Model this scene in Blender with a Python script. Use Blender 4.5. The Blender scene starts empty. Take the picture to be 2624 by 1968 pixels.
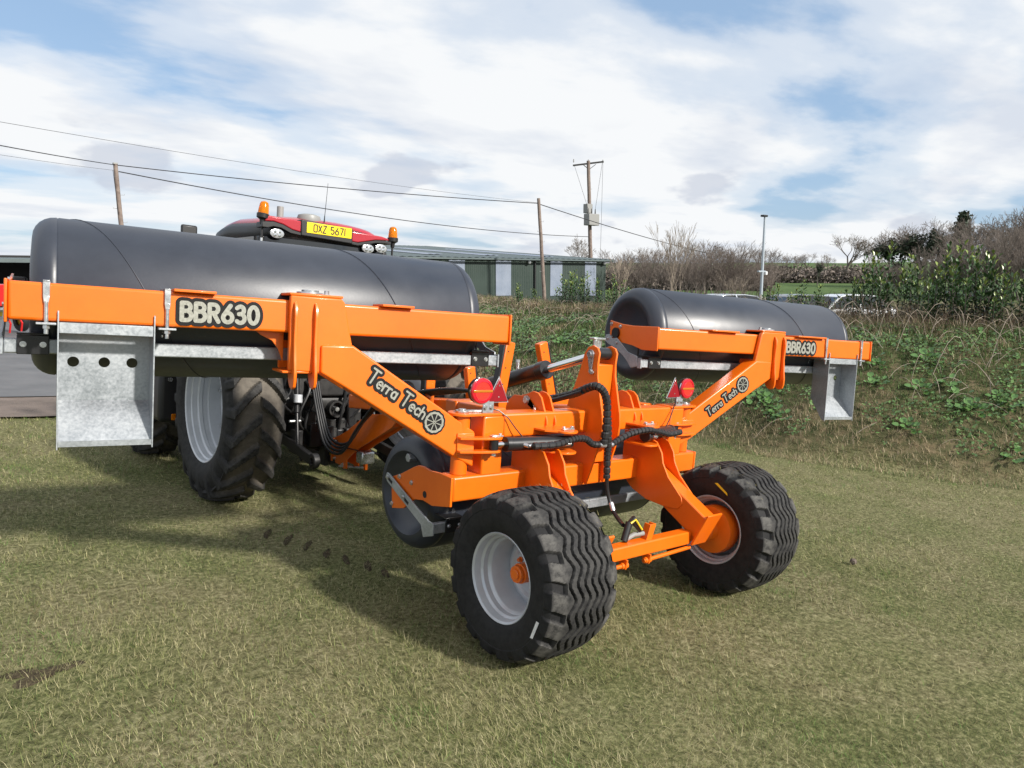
import bpy, bmesh, math, random
import numpy as np
from mathutils import Matrix, Vector, Quaternion
R = math.radians
SC = bpy.context.scene
COL = SC.collection
random.seed(7)
rng = np.random.default_rng(11)

# ------------------------------------------------------------------ camera
CAMP = (-3.479, -2.721, 2.236)
YAW, PITCH = R(40.302), R(-8.738)
cam = bpy.data.cameras.new('camera')
cam.sensor_width = 36.0
cam.lens = 25.35
cam.clip_start = 0.05
cam.clip_end = 3000
camo = bpy.data.objects.new('camera', cam)
COL.objects.link(camo)
camo.location = CAMP
_f = Vector((math.sin(YAW) * math.cos(PITCH), math.cos(YAW) * math.cos(PITCH), math.sin(PITCH)))
camo.rotation_euler = _f.to_track_quat('-Z', 'Y').to_euler()
SC.camera = camo

# ------------------------------------------------------------------ world and sun
SUN_EL = R(29.5)
SUN_AZ = R(163)
TO_SUN = Vector((math.sin(SUN_AZ) * math.cos(SUN_EL), math.cos(SUN_AZ) * math.cos(SUN_EL), math.sin(SUN_EL)))
sun = bpy.data.lights.new('sun', 'SUN')
sun.energy = 5.0
sun.angle = R(3.5)
sun.color = (1.0, 0.95, 0.87)
suno = bpy.data.objects.new('sun', sun)
COL.objects.link(suno)
suno.location = (20, -40, 30)
suno.rotation_euler = (-TO_SUN).to_track_quat('-Z', 'Y').to_euler()

world = bpy.data.worlds.new('World')
SC.world = world
world.use_nodes = True
nt = world.node_tree
for n in list(nt.nodes):
    nt.nodes.remove(n)


def nd(tree, typ, **kw):
    n = tree.nodes.new(typ)
    for k, v in kw.items():
        if k == 'inp':
            for a, b in v.items():
                n.inputs[a].default_value = b
        else:
            setattr(n, k, v)
    return n


def math_node(tree, op, a, b=None, clamp=False):
    n = tree.nodes.new('ShaderNodeMath')
    n.operation = op
    n.use_clamp = clamp
    for i, v in enumerate((a, b)):
        if v is None:
            continue
        if isinstance(v, (int, float)):
            n.inputs[i].default_value = v
        else:
            tree.links.new(v, n.inputs[i])
    return n.outputs[0]


def ramp(tree, fac, stops, interp='LINEAR'):
    n = tree.nodes.new('ShaderNodeValToRGB')
    n.color_ramp.interpolation = interp
    els = n.color_ramp.elements
    while len(els) > 1:
        els.remove(els[0])
    els[0].position = stops[0][0]
    els[0].color = stops[0][1]
    for p, c in stops[1:]:
        e = els.new(p)
        e.color = c
    if fac is not None:
        tree.links.new(fac, n.inputs[0])
    return n.outputs[0]


def g4(v):
    return (v, v, v, 1)


def mixc(tree, fac, a, b, blend='MIX'):
    n = tree.nodes.new('ShaderNodeMix')
    n.data_type = 'RGBA'
    n.blend_type = blend
    for sock, v in ((n.inputs[0], fac), (n.inputs[6], a), (n.inputs[7], b)):
        if isinstance(v, (int, float)):
            sock.default_value = v
        elif isinstance(v, tuple):
            sock.default_value = v
        else:
            tree.links.new(v, sock)
    return n.outputs[2]


SKY = (-50, 4.04, 21.21, 0.22, 9.3)


def build_sky():
    L = nt.links
    sky = nd(nt, 'ShaderNodeTexSky', sky_type='NISHITA', sun_disc=False)
    sky.sun_elevation = SUN_EL
    sky.sun_rotation = SUN_AZ
    sky.air_density = 1.0
    sky.dust_density = 0.6
    sky.ozone_density = 1.2
    tc = nd(nt, 'ShaderNodeTexCoord')
    sep = nd(nt, 'ShaderNodeSeparateXYZ')
    L.new(tc.outputs['Generated'], sep.inputs[0])
    zc = math_node(nt, 'MAXIMUM', sep.outputs[2], 0.0)
    den = math_node(nt, 'ADD', zc, 0.13)
    px = math_node(nt, 'DIVIDE', sep.outputs[0], den)
    py = math_node(nt, 'DIVIDE', sep.outputs[1], den)
    com = nd(nt, 'ShaderNodeCombineXYZ')
    L.new(px, com.inputs[0]); L.new(py, com.inputs[1])
    # high broad sheet cloud, streaked
    mp = nd(nt, 'ShaderNodeMapping')
    mp.inputs['Rotation'].default_value = (0, 0, R(SKY[0]))
    mp.inputs['Scale'].default_value = (0.52, 0.80, 1)
    mp.inputs['Location'].default_value = (SKY[1], SKY[2], 0)
    L.new(com.outputs[0], mp.inputs[0])
    n1 = nd(nt, 'ShaderNodeTexNoise', inp={'Scale': 1.0, 'Detail': 10.0, 'Roughness': 0.53, 'Distortion': 0.1})
    L.new(mp.outputs[0], n1.inputs['Vector'])
    c1 = ramp(nt, n1.outputs[0], [(0.38, g4(0.05)), (0.46, g4(0.6)), (0.54, g4(1))], 'EASE')
    # low cumulus, only near the horizon
    mp2 = nd(nt, 'ShaderNodeMapping')
    mp2.inputs['Scale'].default_value = (6.0, 6.0, 15.0)
    mp2.inputs['Location'].default_value = (SKY[3], SKY[4], 0.0)
    L.new(tc.outputs['Generated'], mp2.inputs[0])
    n2 = nd(nt, 'ShaderNodeTexNoise', inp={'Scale': 1.0, 'Detail': 6.0, 'Roughness': 0.48})
    L.new(mp2.outputs[0], n2.inputs['Vector'])
    c2 = ramp(nt, n2.outputs[0], [(0.56, g4(0)), (0.63, g4(1))], 'EASE')
    lowmask = ramp(nt, sep.outputs[2], [(0.0, g4(0.4)), (0.05, g4(1)), (0.14, g4(1)), (0.20, g4(0))], 'EASE')
    c2 = math_node(nt, 'MULTIPLY', c2, lowmask)
    # cloud colours: sheet white with faint grey, cumulus grey-lilac below
    n3 = nd(nt, 'ShaderNodeTexNoise', inp={'Scale': 1.7, 'Detail': 5.0, 'Roughness': 0.55})
    L.new(mp.outputs[0], n3.inputs['Vector'])
    white = ramp(nt, n3.outputs[0], [(0.32, (0.80, 0.86, 0.96, 1)), (0.50, (1.06, 1.08, 1.10, 1))])
    skyb = nd(nt, 'ShaderNodeVectorMath', operation='SCALE')
    L.new(sky.outputs[0], skyb.inputs[0]); skyb.inputs['Scale'].default_value = 0.13
    haze = mixc(nt, 0.6, skyb.outputs[0], (0.42, 0.66, 1.0, 1))
    a = mixc(nt, c1, haze, white)
    b = mixc(nt, math_node(nt, 'MULTIPLY', c2, 0.6), a, (0.60, 0.66, 0.79, 1))
    bg = nd(nt, 'ShaderNodeBackground', inp={'Strength': 0.70})
    L.new(b, bg.inputs[0])
    out = nd(nt, 'ShaderNodeOutputWorld')
    L.new(bg.outputs[0], out.inputs[0])


build_sky()
SC.view_settings.view_transform = 'Standard'
SC.view_settings.look = 'None'
SC.view_settings.gamma = 1.0
SC.view_settings.exposure = 0.34
SC.render.engine = 'CYCLES'
SC.cycles.max_bounces = 6
SC.cycles.use_denoising = True

# ------------------------------------------------------------------ materials
MATS = {}


def mat(name, base, rough=0.5, metal=0.0, noise=None, bump=None, coat=0.0, spec=None, build=None):
    """noise=(scale, dark colour, light colour) lets the base colour wander; bump=(scale, strength, distance)."""
    m = bpy.data.materials.new(name)
    m.use_nodes = True
    t = m.node_tree
    b = t.nodes['Principled BSDF']
    b.inputs['Base Color'].default_value = (*base, 1)
    b.inputs['Roughness'].default_value = rough
    b.inputs['Metallic'].default_value = metal
    if coat:
        b.inputs['Coat Weight'].default_value = coat
        b.inputs['Coat Roughness'].default_value = 0.12
    if spec is not None:
        b.inputs['Specular IOR Level'].default_value = spec
    co = None
    if noise or bump:
        co = nd(t, 'ShaderNodeTexCoord').outputs['Object']
    if noise:
        n = nd(t, 'ShaderNodeTexNoise', inp={'Scale': noise[0], 'Detail': 7.0, 'Roughness': 0.6})
        t.links.new(co, n.inputs['Vector'])
        c = ramp(t, n.outputs[0], [(0.3, (*noise[1], 1)), (0.7, (*noise[2], 1))])
        t.links.new(c, b.inputs['Base Color'])
        r = ramp(t, n.outputs[0], [(0.3, g4(max(0, rough - 0.08))), (0.7, g4(min(1, rough + 0.08)))])
        t.links.new(r, b.inputs['Roughness'])
    if bump:
        n = nd(t, 'ShaderNodeTexNoise', inp={'Scale': bump[0], 'Detail': 4.0})
        t.links.new(co, n.inputs['Vector'])
        bp = nd(t, 'ShaderNodeBump', inp={'Strength': bump[1], 'Distance': bump[2]})
        t.links.new(n.outputs[0], bp.inputs['Height'])
        t.links.new(bp.outputs[0], b.inputs['Normal'])
    if build:
        build(t, b)
    MATS[name] = m
    return m


def orange_build(t, b):
    co = nd(t, 'ShaderNodeTexCoord').outputs['Object']
    n = nd(t, 'ShaderNodeTexNoise', inp={'Scale': 160.0, 'Detail': 2.0})
    t.links.new(co, n.inputs['Vector'])
    bp = nd(t, 'ShaderNodeBump', inp={'Strength': 0.10, 'Distance': 0.002})
    t.links.new(n.outputs[0], bp.inputs['Height'])
    t.links.new(bp.outputs[0], b.inputs['Normal'])
    t.links.new(bp.outputs[0], b.inputs['Coat Normal'])
    n2 = nd(t, 'ShaderNodeTexNoise', inp={'Scale': 2.2, 'Detail': 8.0, 'Roughness': 0.7})
    t.links.new(co, n2.inputs['Vector'])
    c = ramp(t, n2.outputs[0], [(0.35, (0.74, 0.128, 0.002, 1)), (0.62, (0.80, 0.150, 0.003, 1)), (0.80, (0.78, 0.165, 0.012, 1))])
    t.links.new(c, b.inputs['Base Color'])


def roller_build(t, b):
    tc = nd(t, 'ShaderNodeTexCoord')
    co = tc.outputs['Object']
    n = nd(t, 'ShaderNodeTexNoise', inp={'Scale': 3.0, 'Detail': 9.0, 'Roughness': 0.65})
    t.links.new(co, n.inputs['Vector'])
    c = ramp(t, n.outputs[0], [(0.3, (0.019, 0.023, 0.034, 1)), (0.7, (0.031, 0.037, 0.052, 1))])  # extra blue in the base colour stands in for mirrored sky
    # sparse scuffs
    mp = nd(t, 'ShaderNodeMapping', inp={'Scale': (4.0, 9.0, 22.0)})
    t.links.new(co, mp.inputs[0])
    n2 = nd(t, 'ShaderNodeTexNoise', inp={'Scale': 1.0, 'Detail': 10.0, 'Roughness': 0.8})
    t.links.new(mp.outputs[0], n2.inputs['Vector'])
    s = ramp(t, n2.outputs[0], [(0.655, g4(0)), (0.70, g4(0.55))])
    c2 = mixc(t, s, c, (0.12, 0.115, 0.11, 1))
    t.links.new(c2, b.inputs['Base Color'])
    r = ramp(t, n.outputs[0], [(0.3, g4(0.36)), (0.7, g4(0.46))])
    t.links.new(r, b.inputs['Roughness'])
    n3 = nd(t, 'ShaderNodeTexNoise', inp={'Scale': 90.0, 'Detail': 3.0})
    t.links.new(co, n3.inputs['Vector'])
    bp = nd(t, 'ShaderNodeBump', inp={'Strength': 0.10, 'Distance': 0.002})
    t.links.new(n3.outputs[0], bp.inputs['Height'])
    t.links.new(bp.outputs[0], b.inputs['Normal'])


def galv_build(t, b):
    co = nd(t, 'ShaderNodeTexCoord').outputs['Object']
    v = nd(t, 'ShaderNodeTexNoise', inp={'Scale': 75.0, 'Detail': 3.0, 'Roughness': 0.55, 'Distortion': 0.3})
    t.links.new(co, v.inputs['Vector'])
    n = nd(t, 'ShaderNodeTexNoise', inp={'Scale': 6.0, 'Detail': 8.0, 'Roughness': 0.65})
    t.links.new(co, n.inputs['Vector'])
    f = math_node(t, 'ADD', math_node(t, 'MULTIPLY', v.outputs[0], 0.45), math_node(t, 'MULTIPLY', n.outputs[0], 0.55))
    c = ramp(t, f, [(0.34, (0.25, 0.275, 0.295, 1)), (0.5, (0.36, 0.385, 0.41, 1)), (0.66, (0.46, 0.485, 0.505, 1))])
    t.links.new(c, b.inputs['Base Color'])
    r = ramp(t, f, [(0.35, g4(0.34)), (0.65, g4(0.55))])
    t.links.new(r, b.inputs['Roughness'])


def rubber_build(t, b):
    """black rubber; the colour layer 'mud' (grooves, lug tops) carries dried soil and scuffed grey rubber."""
    co = nd(t, 'ShaderNodeTexCoord').outputs['Object']
    a = nd(t, 'ShaderNodeAttribute', attribute_name='mud')
    n = nd(t, 'ShaderNodeTexNoise', inp={'Scale': 22.0, 'Detail': 9.0, 'Roughness': 0.72})
    t.links.new(co, n.inputs['Vector'])
    sep = nd(t, 'ShaderNodeSeparateColor')
    t.links.new(a.outputs['Color'], sep.inputs[0])
    dust = math_node(t, 'MULTIPLY', sep.outputs[0], ramp(t, n.outputs[0], [(0.34, g4(0.0)), (0.58, g4(1))]))
    soil = math_node(t, 'MULTIPLY', sep.outputs[1], ramp(t, n.outputs[0], [(0.3, g4(0.55)), (0.6, g4(1))]))
    c = ramp(t, n.outputs[0], [(0.3, (0.011, 0.011, 0.012, 1)), (0.7, (0.022, 0.022, 0.023, 1))])
    c = mixc(t, dust, c, (0.115, 0.11, 0.102, 1))
    c = mixc(t, soil, c, (0.155, 0.135, 0.11, 1))
    t.links.new(c, b.inputs['Base Color'])
    bp = nd(t, 'ShaderNodeBump', inp={'Strength': 0.25, 'Distance': 0.004})
    t.links.new(n.outputs[0], bp.inputs['Height'])
    t.links.new(bp.outputs[0], b.inputs['Normal'])


def attr_col(name):
    def f(t, b):
        a = nd(t, 'ShaderNodeAttribute', attribute_name=name)
        t.links.new(a.outputs['Color'], b.inputs['Base Color'])
    return f


def blade_build(t, b):
    a = nd(t, 'ShaderNodeAttribute', attribute_name='tint')
    t.links.new(a.outputs['Color'], b.inputs['Base Color'])
    tr = nd(t, 'ShaderNodeBsdfTranslucent')
    t.links.new(a.outputs['Color'], tr.inputs[0])
    mx = nd(t, 'ShaderNodeMixShader', inp={0: 0.25})
    t.links.new(b.outputs[0], mx.inputs[1])
    t.links.new(tr.outputs[0], mx.inputs[2])
    t.links.new(mx.outputs[0], t.nodes['Material Output'].inputs[0])


def ground_build(t, b):
    """turf: olive thatch with straw and bare brown patches; the 'zone' layer says where the bank starts."""
    co = nd(t, 'ShaderNodeTexCoord').outputs['Object']
    n1 = nd(t, 'ShaderNodeTexNoise', inp={'Scale': 0.9, 'Detail': 6.0, 'Roughness': 0.6})
    n2 = nd(t, 'ShaderNodeTexNoise', inp={'Scale': 30.0, 'Detail': 8.0, 'Roughness': 0.75})
    n3 = nd(t, 'ShaderNodeTexNoise', inp={'Scale': 5.0, 'Detail': 6.0, 'Roughness': 0.6})
    for n in (n1, n2, n3):
        t.links.new(co, n.inputs['Vector'])
    ca = ramp(t, n2.outputs[0], [(0.34, (0.036, 0.040, 0.017, 1)), (0.5, (0.115, 0.123, 0.050, 1)), (0.66, (0.28, 0.27, 0.135, 1))])
    cb = ramp(t, n2.outputs[0], [(0.34, (0.048, 0.042, 0.022, 1)), (0.5, (0.17, 0.155, 0.080, 1)), (0.66, (0.33, 0.30, 0.18, 1))])
    turf = mixc(t, ramp(t, n1.outputs[0], [(0.4, g4(0)), (0.62, g4(1))]), ca, cb)
    ba = ramp(t, n3.outputs[0], [(0.32, (0.03, 0.042, 0.016, 1)), (0.5, (0.085, 0.082, 0.04, 1)), (0.7, (0.19, 0.145, 0.088, 1))])
    far = ramp(t, n1.outputs[0], [(0.3, (0.06, 0.10, 0.035, 1)), (0.7, (0.10, 0.15, 0.055, 1))])
    z = nd(t, 'ShaderNodeAttribute', attribute_name='zone')
    sep = nd(t, 'ShaderNodeSeparateColor')
    t.links.new(z.outputs['Color'], sep.inputs[0])
    c = mixc(t, sep.outputs[0], turf, ba)
    c = mixc(t, sep.outputs[1], c, far)
    t.links.new(c, b.inputs['Base Color'])
    bp = nd(t, 'ShaderNodeBump', inp={'Strength': 0.6, 'Distance': 0.03})
    t.links.new(n2.outputs[0], bp.inputs['Height'])
    t.links.new(bp.outputs[0], b.inputs['Normal'])


def bark_build(t, b):
    co = nd(t, 'ShaderNodeTexCoord').outputs['Object']
    n = nd(t, 'ShaderNodeTexNoise', inp={'Scale': 3.0, 'Detail': 6.0})
    t.links.new(co, n.inputs['Vector'])
    t.links.new(ramp(t, n.outputs[0], [(0.3, (0.075, 0.063, 0.055, 1)), (0.7, (0.16, 0.135, 0.115, 1))]), b.inputs['Base Color'])


mat('orange', (0.9, 0.2, 0.005), 0.38, coat=0.25, build=orange_build)
mat('roller', (0.035, 0.037, 0.045), 0.42, spec=0.6, build=roller_build)
mat('galv', (0.45, 0.48, 0.5), 0.45, metal=0.55, build=galv_build)
mat('zinc', (0.62, 0.63, 0.64), 0.28, metal=0.85, noise=(30, (0.45, 0.46, 0.47), (0.72, 0.73, 0.74)))
mat('chrome', (0.75, 0.76, 0.78), 0.10, metal=1.0)
mat('black_paint', (0.012, 0.012, 0.014), 0.32, noise=(8, (0.009, 0.009, 0.010), (0.018, 0.018, 0.02)))
mat('black_iron', (0.014, 0.014, 0.015), 0.45, noise=(9, (0.008, 0.008, 0.009), (0.03, 0.029, 0.028)))
mat('black_plastic', (0.016, 0.016, 0.017), 0.42, bump=(120, 0.15, 0.001))
mat('hose', (0.013, 0.013, 0.014), 0.38)
mat('rubber', (0.015, 0.015, 0.016), 0.7, spec=0.22, build=rubber_build)
mat('rim', (0.5, 0.52, 0.55), 0.38, metal=0.25, noise=(7, (0.46, 0.48, 0.51), (0.56, 0.58, 0.61)))
mat('decal_black', (0.006, 0.006, 0.0065), 0.55, spec=0.25)
mat('decal_silver', (0.30, 0.30, 0.26), 0.42, metal=0.25, noise=(90, (0.26, 0.26, 0.22), (0.35, 0.35, 0.31)))
mat('red_lens', (0.50, 0.008, 0.022), 0.18, coat=0.6, bump=(300, 0.3, 0.002))
mat('red_inner', (0.75, 0.03, 0.02), 0.25, coat=0.6, bump=(120, 0.6, 0.004))
mat('red_reflector', (0.24, 0.004, 0.012), 0.3, coat=0.4, bump=(260, 0.4, 0.002))
mat('amber_strip', (0.42, 0.14, 0.012), 0.25, coat=0.4)
mat('red_paint', (0.36, 0.018, 0.03), 0.25, coat=0.5)
mat('yellow_plate', (0.86, 0.60, 0.01), 0.35)
mat('yellow_paint', (0.65, 0.5, 0.02), 0.4)
mat('plate_ink', (0.008, 0.008, 0.008), 0.4)
mat('white_sticker', (0.72, 0.73, 0.72), 0.4, noise=(60, (0.55, 0.56, 0.56), (0.8, 0.8, 0.8)))
mat('dark_glass', (0.010, 0.012, 0.014), 0.04, spec=0.9)
mat('lamp_lens', (0.45, 0.47, 0.49), 0.15, metal=0.4, bump=(90, 0.5, 0.004), coat=0.5)
mat('grey_plastic', (0.25, 0.25, 0.24), 0.45)
mat('tarmac', (0.11, 0.112, 0.118), 0.85, noise=(1.3, (0.095, 0.097, 0.102), (0.15, 0.15, 0.155)), bump=(120, 0.5, 0.01))
mat('gravel', (0.2, 0.15, 0.12), 0.9, noise=(2.0, (0.11, 0.085, 0.068), (0.21, 0.165, 0.14)), bump=(60, 0.8, 0.03))
mat('ground', (0.06, 0.06, 0.03), 0.95, spec=0.1, build=ground_build)
mat('blade', (0.1, 0.1, 0.05), 0.6, spec=0.25, build=blade_build)
mat('laurel_leaf', (0.04, 0.08, 0.02), 0.32, spec=0.5, build=attr_col('tint'))
mat('bark', (0.08, 0.07, 0.06), 0.9, build=bark_build)
mat('twig', (0.16, 0.13, 0.115), 0.9, noise=(0.7, (0.12, 0.098, 0.088), (0.23, 0.19, 0.16)))  # paled: sunlight and distance haze are put into this colour
mat('pale_twig', (0.26, 0.21, 0.17), 0.9, noise=(1.5, (0.20, 0.165, 0.13), (0.36, 0.30, 0.24)))
mat('ivy', (0.022, 0.036, 0.016), 0.6, noise=(2.0, (0.024, 0.036, 0.02), (0.055, 0.075, 0.04)))
mat('pole_wood', (0.2, 0.15, 0.12), 0.9, noise=(5, (0.13, 0.095, 0.08), (0.25, 0.20, 0.17)))
mat('wire', (0.02, 0.02, 0.022), 0.6)
mat('shed_green', (0.030, 0.058, 0.045), 0.5, noise=(0.5, (0.020, 0.036, 0.029), (0.028, 0.047, 0.038)))
mat('shed_roof', (0.085, 0.11, 0.112), 0.6, noise=(0.4, (0.07, 0.095, 0.097), (0.10, 0.128, 0.13)))
mat('rooflight', (0.2, 0.235, 0.30), 0.4, noise=(1.0, (0.17, 0.205, 0.27), (0.23, 0.265, 0.33)))
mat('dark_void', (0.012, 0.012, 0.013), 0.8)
mat('car_silver', (0.45, 0.48, 0.52), 0.25, metal=0.6, coat=0.6)
mat('car_grey', (0.09, 0.095, 0.105), 0.25, metal=0.4, coat=0.6)
mat('car_white', (0.65, 0.67, 0.70), 0.3, coat=0.6)
mat('tail_red', (0.55, 0.02, 0.02), 0.2)
mat('straw', (0.24, 0.21, 0.09), 0.8)
mat('lamp_post', (0.45, 0.50, 0.55), 0.4, metal=0.5)


def beacon_build(t, b):
    b.inputs['Transmission Weight'].default_value = 0.55
    b.inputs['IOR'].default_value = 1.3


mat('amber', (0.95, 0.30, 0.01), 0.12, build=beacon_build)

# ------------------------------------------------------------------ mesh helpers


XF = [None]                              # frame change for the parts being built (machine frame, tractor cab)


class MB:
    def __init__(self):
        self.v = []
        self.f = []
        self.groups = []

    def mark(self):
        """what follows is a piece of its own: build() makes one object for each marked piece"""
        if self.f:
            self.groups.append((self.v, self.f))
            self.v, self.f = [], []
        return self

    def add(self, vs, fs, M=None):
        o = len(self.v)
        if M is not None:
            vs = [M @ Vector(p) for p in vs]
        self.v.extend([tuple(p) for p in vs])
        self.f.extend([tuple(i + o for i in q) for q in fs])
        return self

    def box(self, lo, hi, M=None):
        x0, y0, z0 = lo
        x1, y1, z1 = hi
        vs = [(x0, y0, z0), (x1, y0, z0), (x1, y1, z0), (x0, y1, z0), (x0, y0, z1), (x1, y0, z1), (x1, y1, z1), (x0, y1, z1)]
        return self.add(vs, [(0, 3, 2, 1), (4, 5, 6, 7), (0, 1, 5, 4), (1, 2, 6, 5), (2, 3, 7, 6), (3, 0, 4, 7)], M)

    def beam(self, p0, p1, w, h, up=(0, 0, 1)):
        """square bar from p0 to p1, w across, h along up"""
        p0, p1, up = Vector(p0), Vector(p1), Vector(up)
        d = (p1 - p0).normalized()
        s = d.cross(up).normalized()
        u = s.cross(d)
        vs = []
        for p in (p0, p1):
            for a, b in ((-1, -1), (1, -1), (1, 1), (-1, 1)):
                vs.append(p + s * (a * w / 2) + u * (b * h / 2))
        return self.add(vs, [(0, 1, 2, 3), (7, 6, 5, 4), (0, 4, 5, 1), (1, 5, 6, 2), (2, 6, 7, 3), (3, 7, 4, 0)])

    def prism(self, poly, O, U, V, W):
        """polygon (u, v) in the plane O+U*u+V*v, extruded along vector W"""
        O, U, V, W = Vector(O), Vector(U), Vector(V), Vector(W)
        n = len(poly)
        a = [O + U * p[0] + V * p[1] for p in poly]
        b = [p + W for p in a]
        return self.add(a + b, [tuple(range(n))[::-1], tuple(range(n, 2 * n))] + [(i, (i + 1) % n, n + (i + 1) % n, n + i) for i in range(n)])

    def cyl(self, p0, p1, r0, r1=None, n=14, caps=True):
        r1 = r0 if r1 is None else r1
        p0, p1 = Vector(p0), Vector(p1)
        d = (p1 - p0)
        d = d.normalized()
        a = Vector((0, 0, 1)) if abs(d.z) < 0.9 else Vector((1, 0, 0))
        s = d.cross(a).normalized()
        u = s.cross(d)
        vs = []
        for p, r in ((p0, r0), (p1, r1)):
            for i in range(n):
                t = 2 * math.pi * i / n
                vs.append(p + (s * math.cos(t) + u * math.sin(t)) * r)
        fs = [(i, (i + 1) % n, n + (i + 1) % n, n + i) for i in range(n)]
        if caps:
            fs += [tuple(range(n))[::-1], tuple(range(n, 2 * n))]
        return self.add(vs, fs)

    def tube(self, pts, r, n=8, caps=True):
        pts = [Vector(p) for p in pts]
        m = len(pts)
        rs = r if isinstance(r, (list, tuple)) else [r] * m
        vs = []
        prev = None
        for i, p in enumerate(pts):
            d = (pts[min(i + 1, m - 1)] - pts[max(i - 1, 0)]).normalized()
            if prev is None:
                a = Vector((0, 0, 1)) if abs(d.z) < 0.9 else Vector((1, 0, 0))
                s = d.cross(a).normalized()
            else:
                s = (prev - d * prev.dot(d)).normalized()
            prev = s
            u = s.cross(d)
            for k in range(n):
                t = 2 * math.pi * k / n
                vs.append(p + (s * math.cos(t) + u * math.sin(t)) * rs[i])
        fs = []
        for i in range(m - 1):
            for k in range(n):
                a, b = i * n + k, i * n + (k + 1) % n
                fs.append((a, b, b + n, a + n))
        if caps:
            fs += [tuple(range(n))[::-1], tuple(range((m - 1) * n, m * n))]
        return self.add(vs, fs)

    def lathe(self, prof, O, A, n=48, closed=False):
        """prof: (radius, height along axis A)"""
        O, A = Vector(O), Vector(A).normalized()
        a = Vector((0, 0, 1)) if abs(A.z) < 0.9 else Vector((1, 0, 0))
        s = A.cross(a).normalized()
        u = s.cross(A)
        vs = []
        for r, h in prof:
            for k in range(n):
                t = 2 * math.pi * k / n
                vs.append(O + A * h + (s * math.cos(t) + u * math.sin(t)) * max(r, 1e-4))
        fs = []
        m = len(prof)
        for i in range(m if closed else m - 1):
            j = (i + 1) % m
            for k in range(n):
                k2 = (k + 1) % n
                fs.append((i * n + k, i * n + k2, j * n + k2, j * n + k))
        return self.add(vs, fs)

    def build(self, name, mname, parent=None, bevel=0.0, seg=2, smooth=True, recalc=True, angle=38):
        if self.groups:
            self.mark()
            o = None
            for v, f in self.groups:
                m = MB()
                m.v, m.f = v, f
                o = m.build(name, mname, parent, bevel, seg, smooth, recalc, angle)
            return o
        me = bpy.data.meshes.new(name)
        me.from_pydata([XF[0](p) for p in self.v] if XF[0] else self.v, [], self.f)
        if recalc:
            bm = bmesh.new()
            bm.from_mesh(me)
            bmesh.ops.recalc_face_normals(bm, faces=bm.faces)
            bm.to_mesh(me)
            bm.free()
        if smooth:
            me.polygons.foreach_set('use_smooth', [True] * len(me.polygons))
            me.set_sharp_from_angle(angle=R(angle))
        me.materials.append(MATS[mname])
        o = bpy.data.objects.new(name, me)
        COL.objects.link(o)
        if parent is not None:
            o.parent = parent
        if bevel:
            md = o.modifiers.new('bevel', 'BEVEL')
            md.width = bevel
            md.segments = seg
            md.limit_method = 'ANGLE'
            md.angle_limit = R(42)
        return o


def empty(name, loc=(0, 0, 0), rot=(0, 0, 0)):
    o = bpy.data.objects.new(name, None)
    COL.objects.link(o)
    o.location = loc
    o.rotation_euler = rot
    o.empty_display_size = 0.2
    return o


def tag(o, label=None, cat=None, group=None, kind=None):
    if label:
        o['label'] = label
    if cat:
        o['category'] = cat
    if group:
        o['group'] = group
    if kind:
        o['kind'] = kind
    return o


def copy_tree(o, parent=None):
    c = o.copy()
    COL.objects.link(c)
    c.parent = parent
    for ch in o.children:
        if ch.name in bpy.data.objects:
            copy_tree(ch, c)
    return c


def np_mesh(name, verts, tris, mname, tint=None, layer='tint', smooth=False, quads=False):
    """big numpy mesh; tint is an (nverts, 3) colour layer"""
    k = 4 if quads else 3
    me = bpy.data.meshes.new(name)
    nv, nf = len(verts), len(tris)
    me.vertices.add(nv)
    me.vertices.foreach_set('co', np.asarray(verts, np.float32).ravel())
    me.loops.add(nf * k)
    me.loops.foreach_set('vertex_index', np.asarray(tris, np.int32).ravel())
    me.polygons.add(nf)
    me.polygons.foreach_set('loop_start', np.arange(0, nf * k, k, dtype=np.int32))
    if smooth:
        me.polygons.foreach_set('use_smooth', np.ones(nf, bool))
    me.update(calc_edges=True)
    if tint is not None:
        a = me.color_attributes.new(layer, 'FLOAT_COLOR', 'POINT')
        c = np.ones((nv, 4), np.float32)
        c[:, :3] = tint
        a.data.foreach_set('color', c.ravel())
    me.materials.append(MATS[mname])
    return me


def link_mesh(name, me, parent=None):
    o = bpy.data.objects.new(name, me)
    COL.objects.link(o)
    if parent is not None:
        o.parent = parent
    return o


# value noise for patches
_perm = rng.random((64, 64))


def vnoise(x, y, s):
    x = np.asarray(x) / s + 100.3
    y = np.asarray(y) / s + 77.7
    xi, yi = np.floor(x).astype(int), np.floor(y).astype(int)
    fx, fy = x - xi, y - yi
    fx, fy = fx * fx * (3 - 2 * fx), fy * fy * (3 - 2 * fy)
    g = lambda a, b: _perm[a % 64, b % 64]
    return (g(xi, yi) * (1 - fx) + g(xi + 1, yi) * fx) * (1 - fy) + (g(xi, yi + 1) * (1 - fx) + g(xi + 1, yi + 1) * fx) * fy


def sm(u):
    u = np.clip(u, 0, 1)
    return u * u * (3 - 2 * u)


# ------------------------------------------------------------------ terrain
TILT = R(5.507)
KX = math.tan(TILT)


def xb(y):
    return np.interp(y, [-40, -6, -2, 0.14, 0.855, 2.26, 3.12, 4.5, 9, 14, 20, 40, 90], [19, 11.4, 9.7, 8.55, 8.05, 7.3, 7.0, 6.95, 6.6, 6.6, 7.0, 8, 9])


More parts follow.
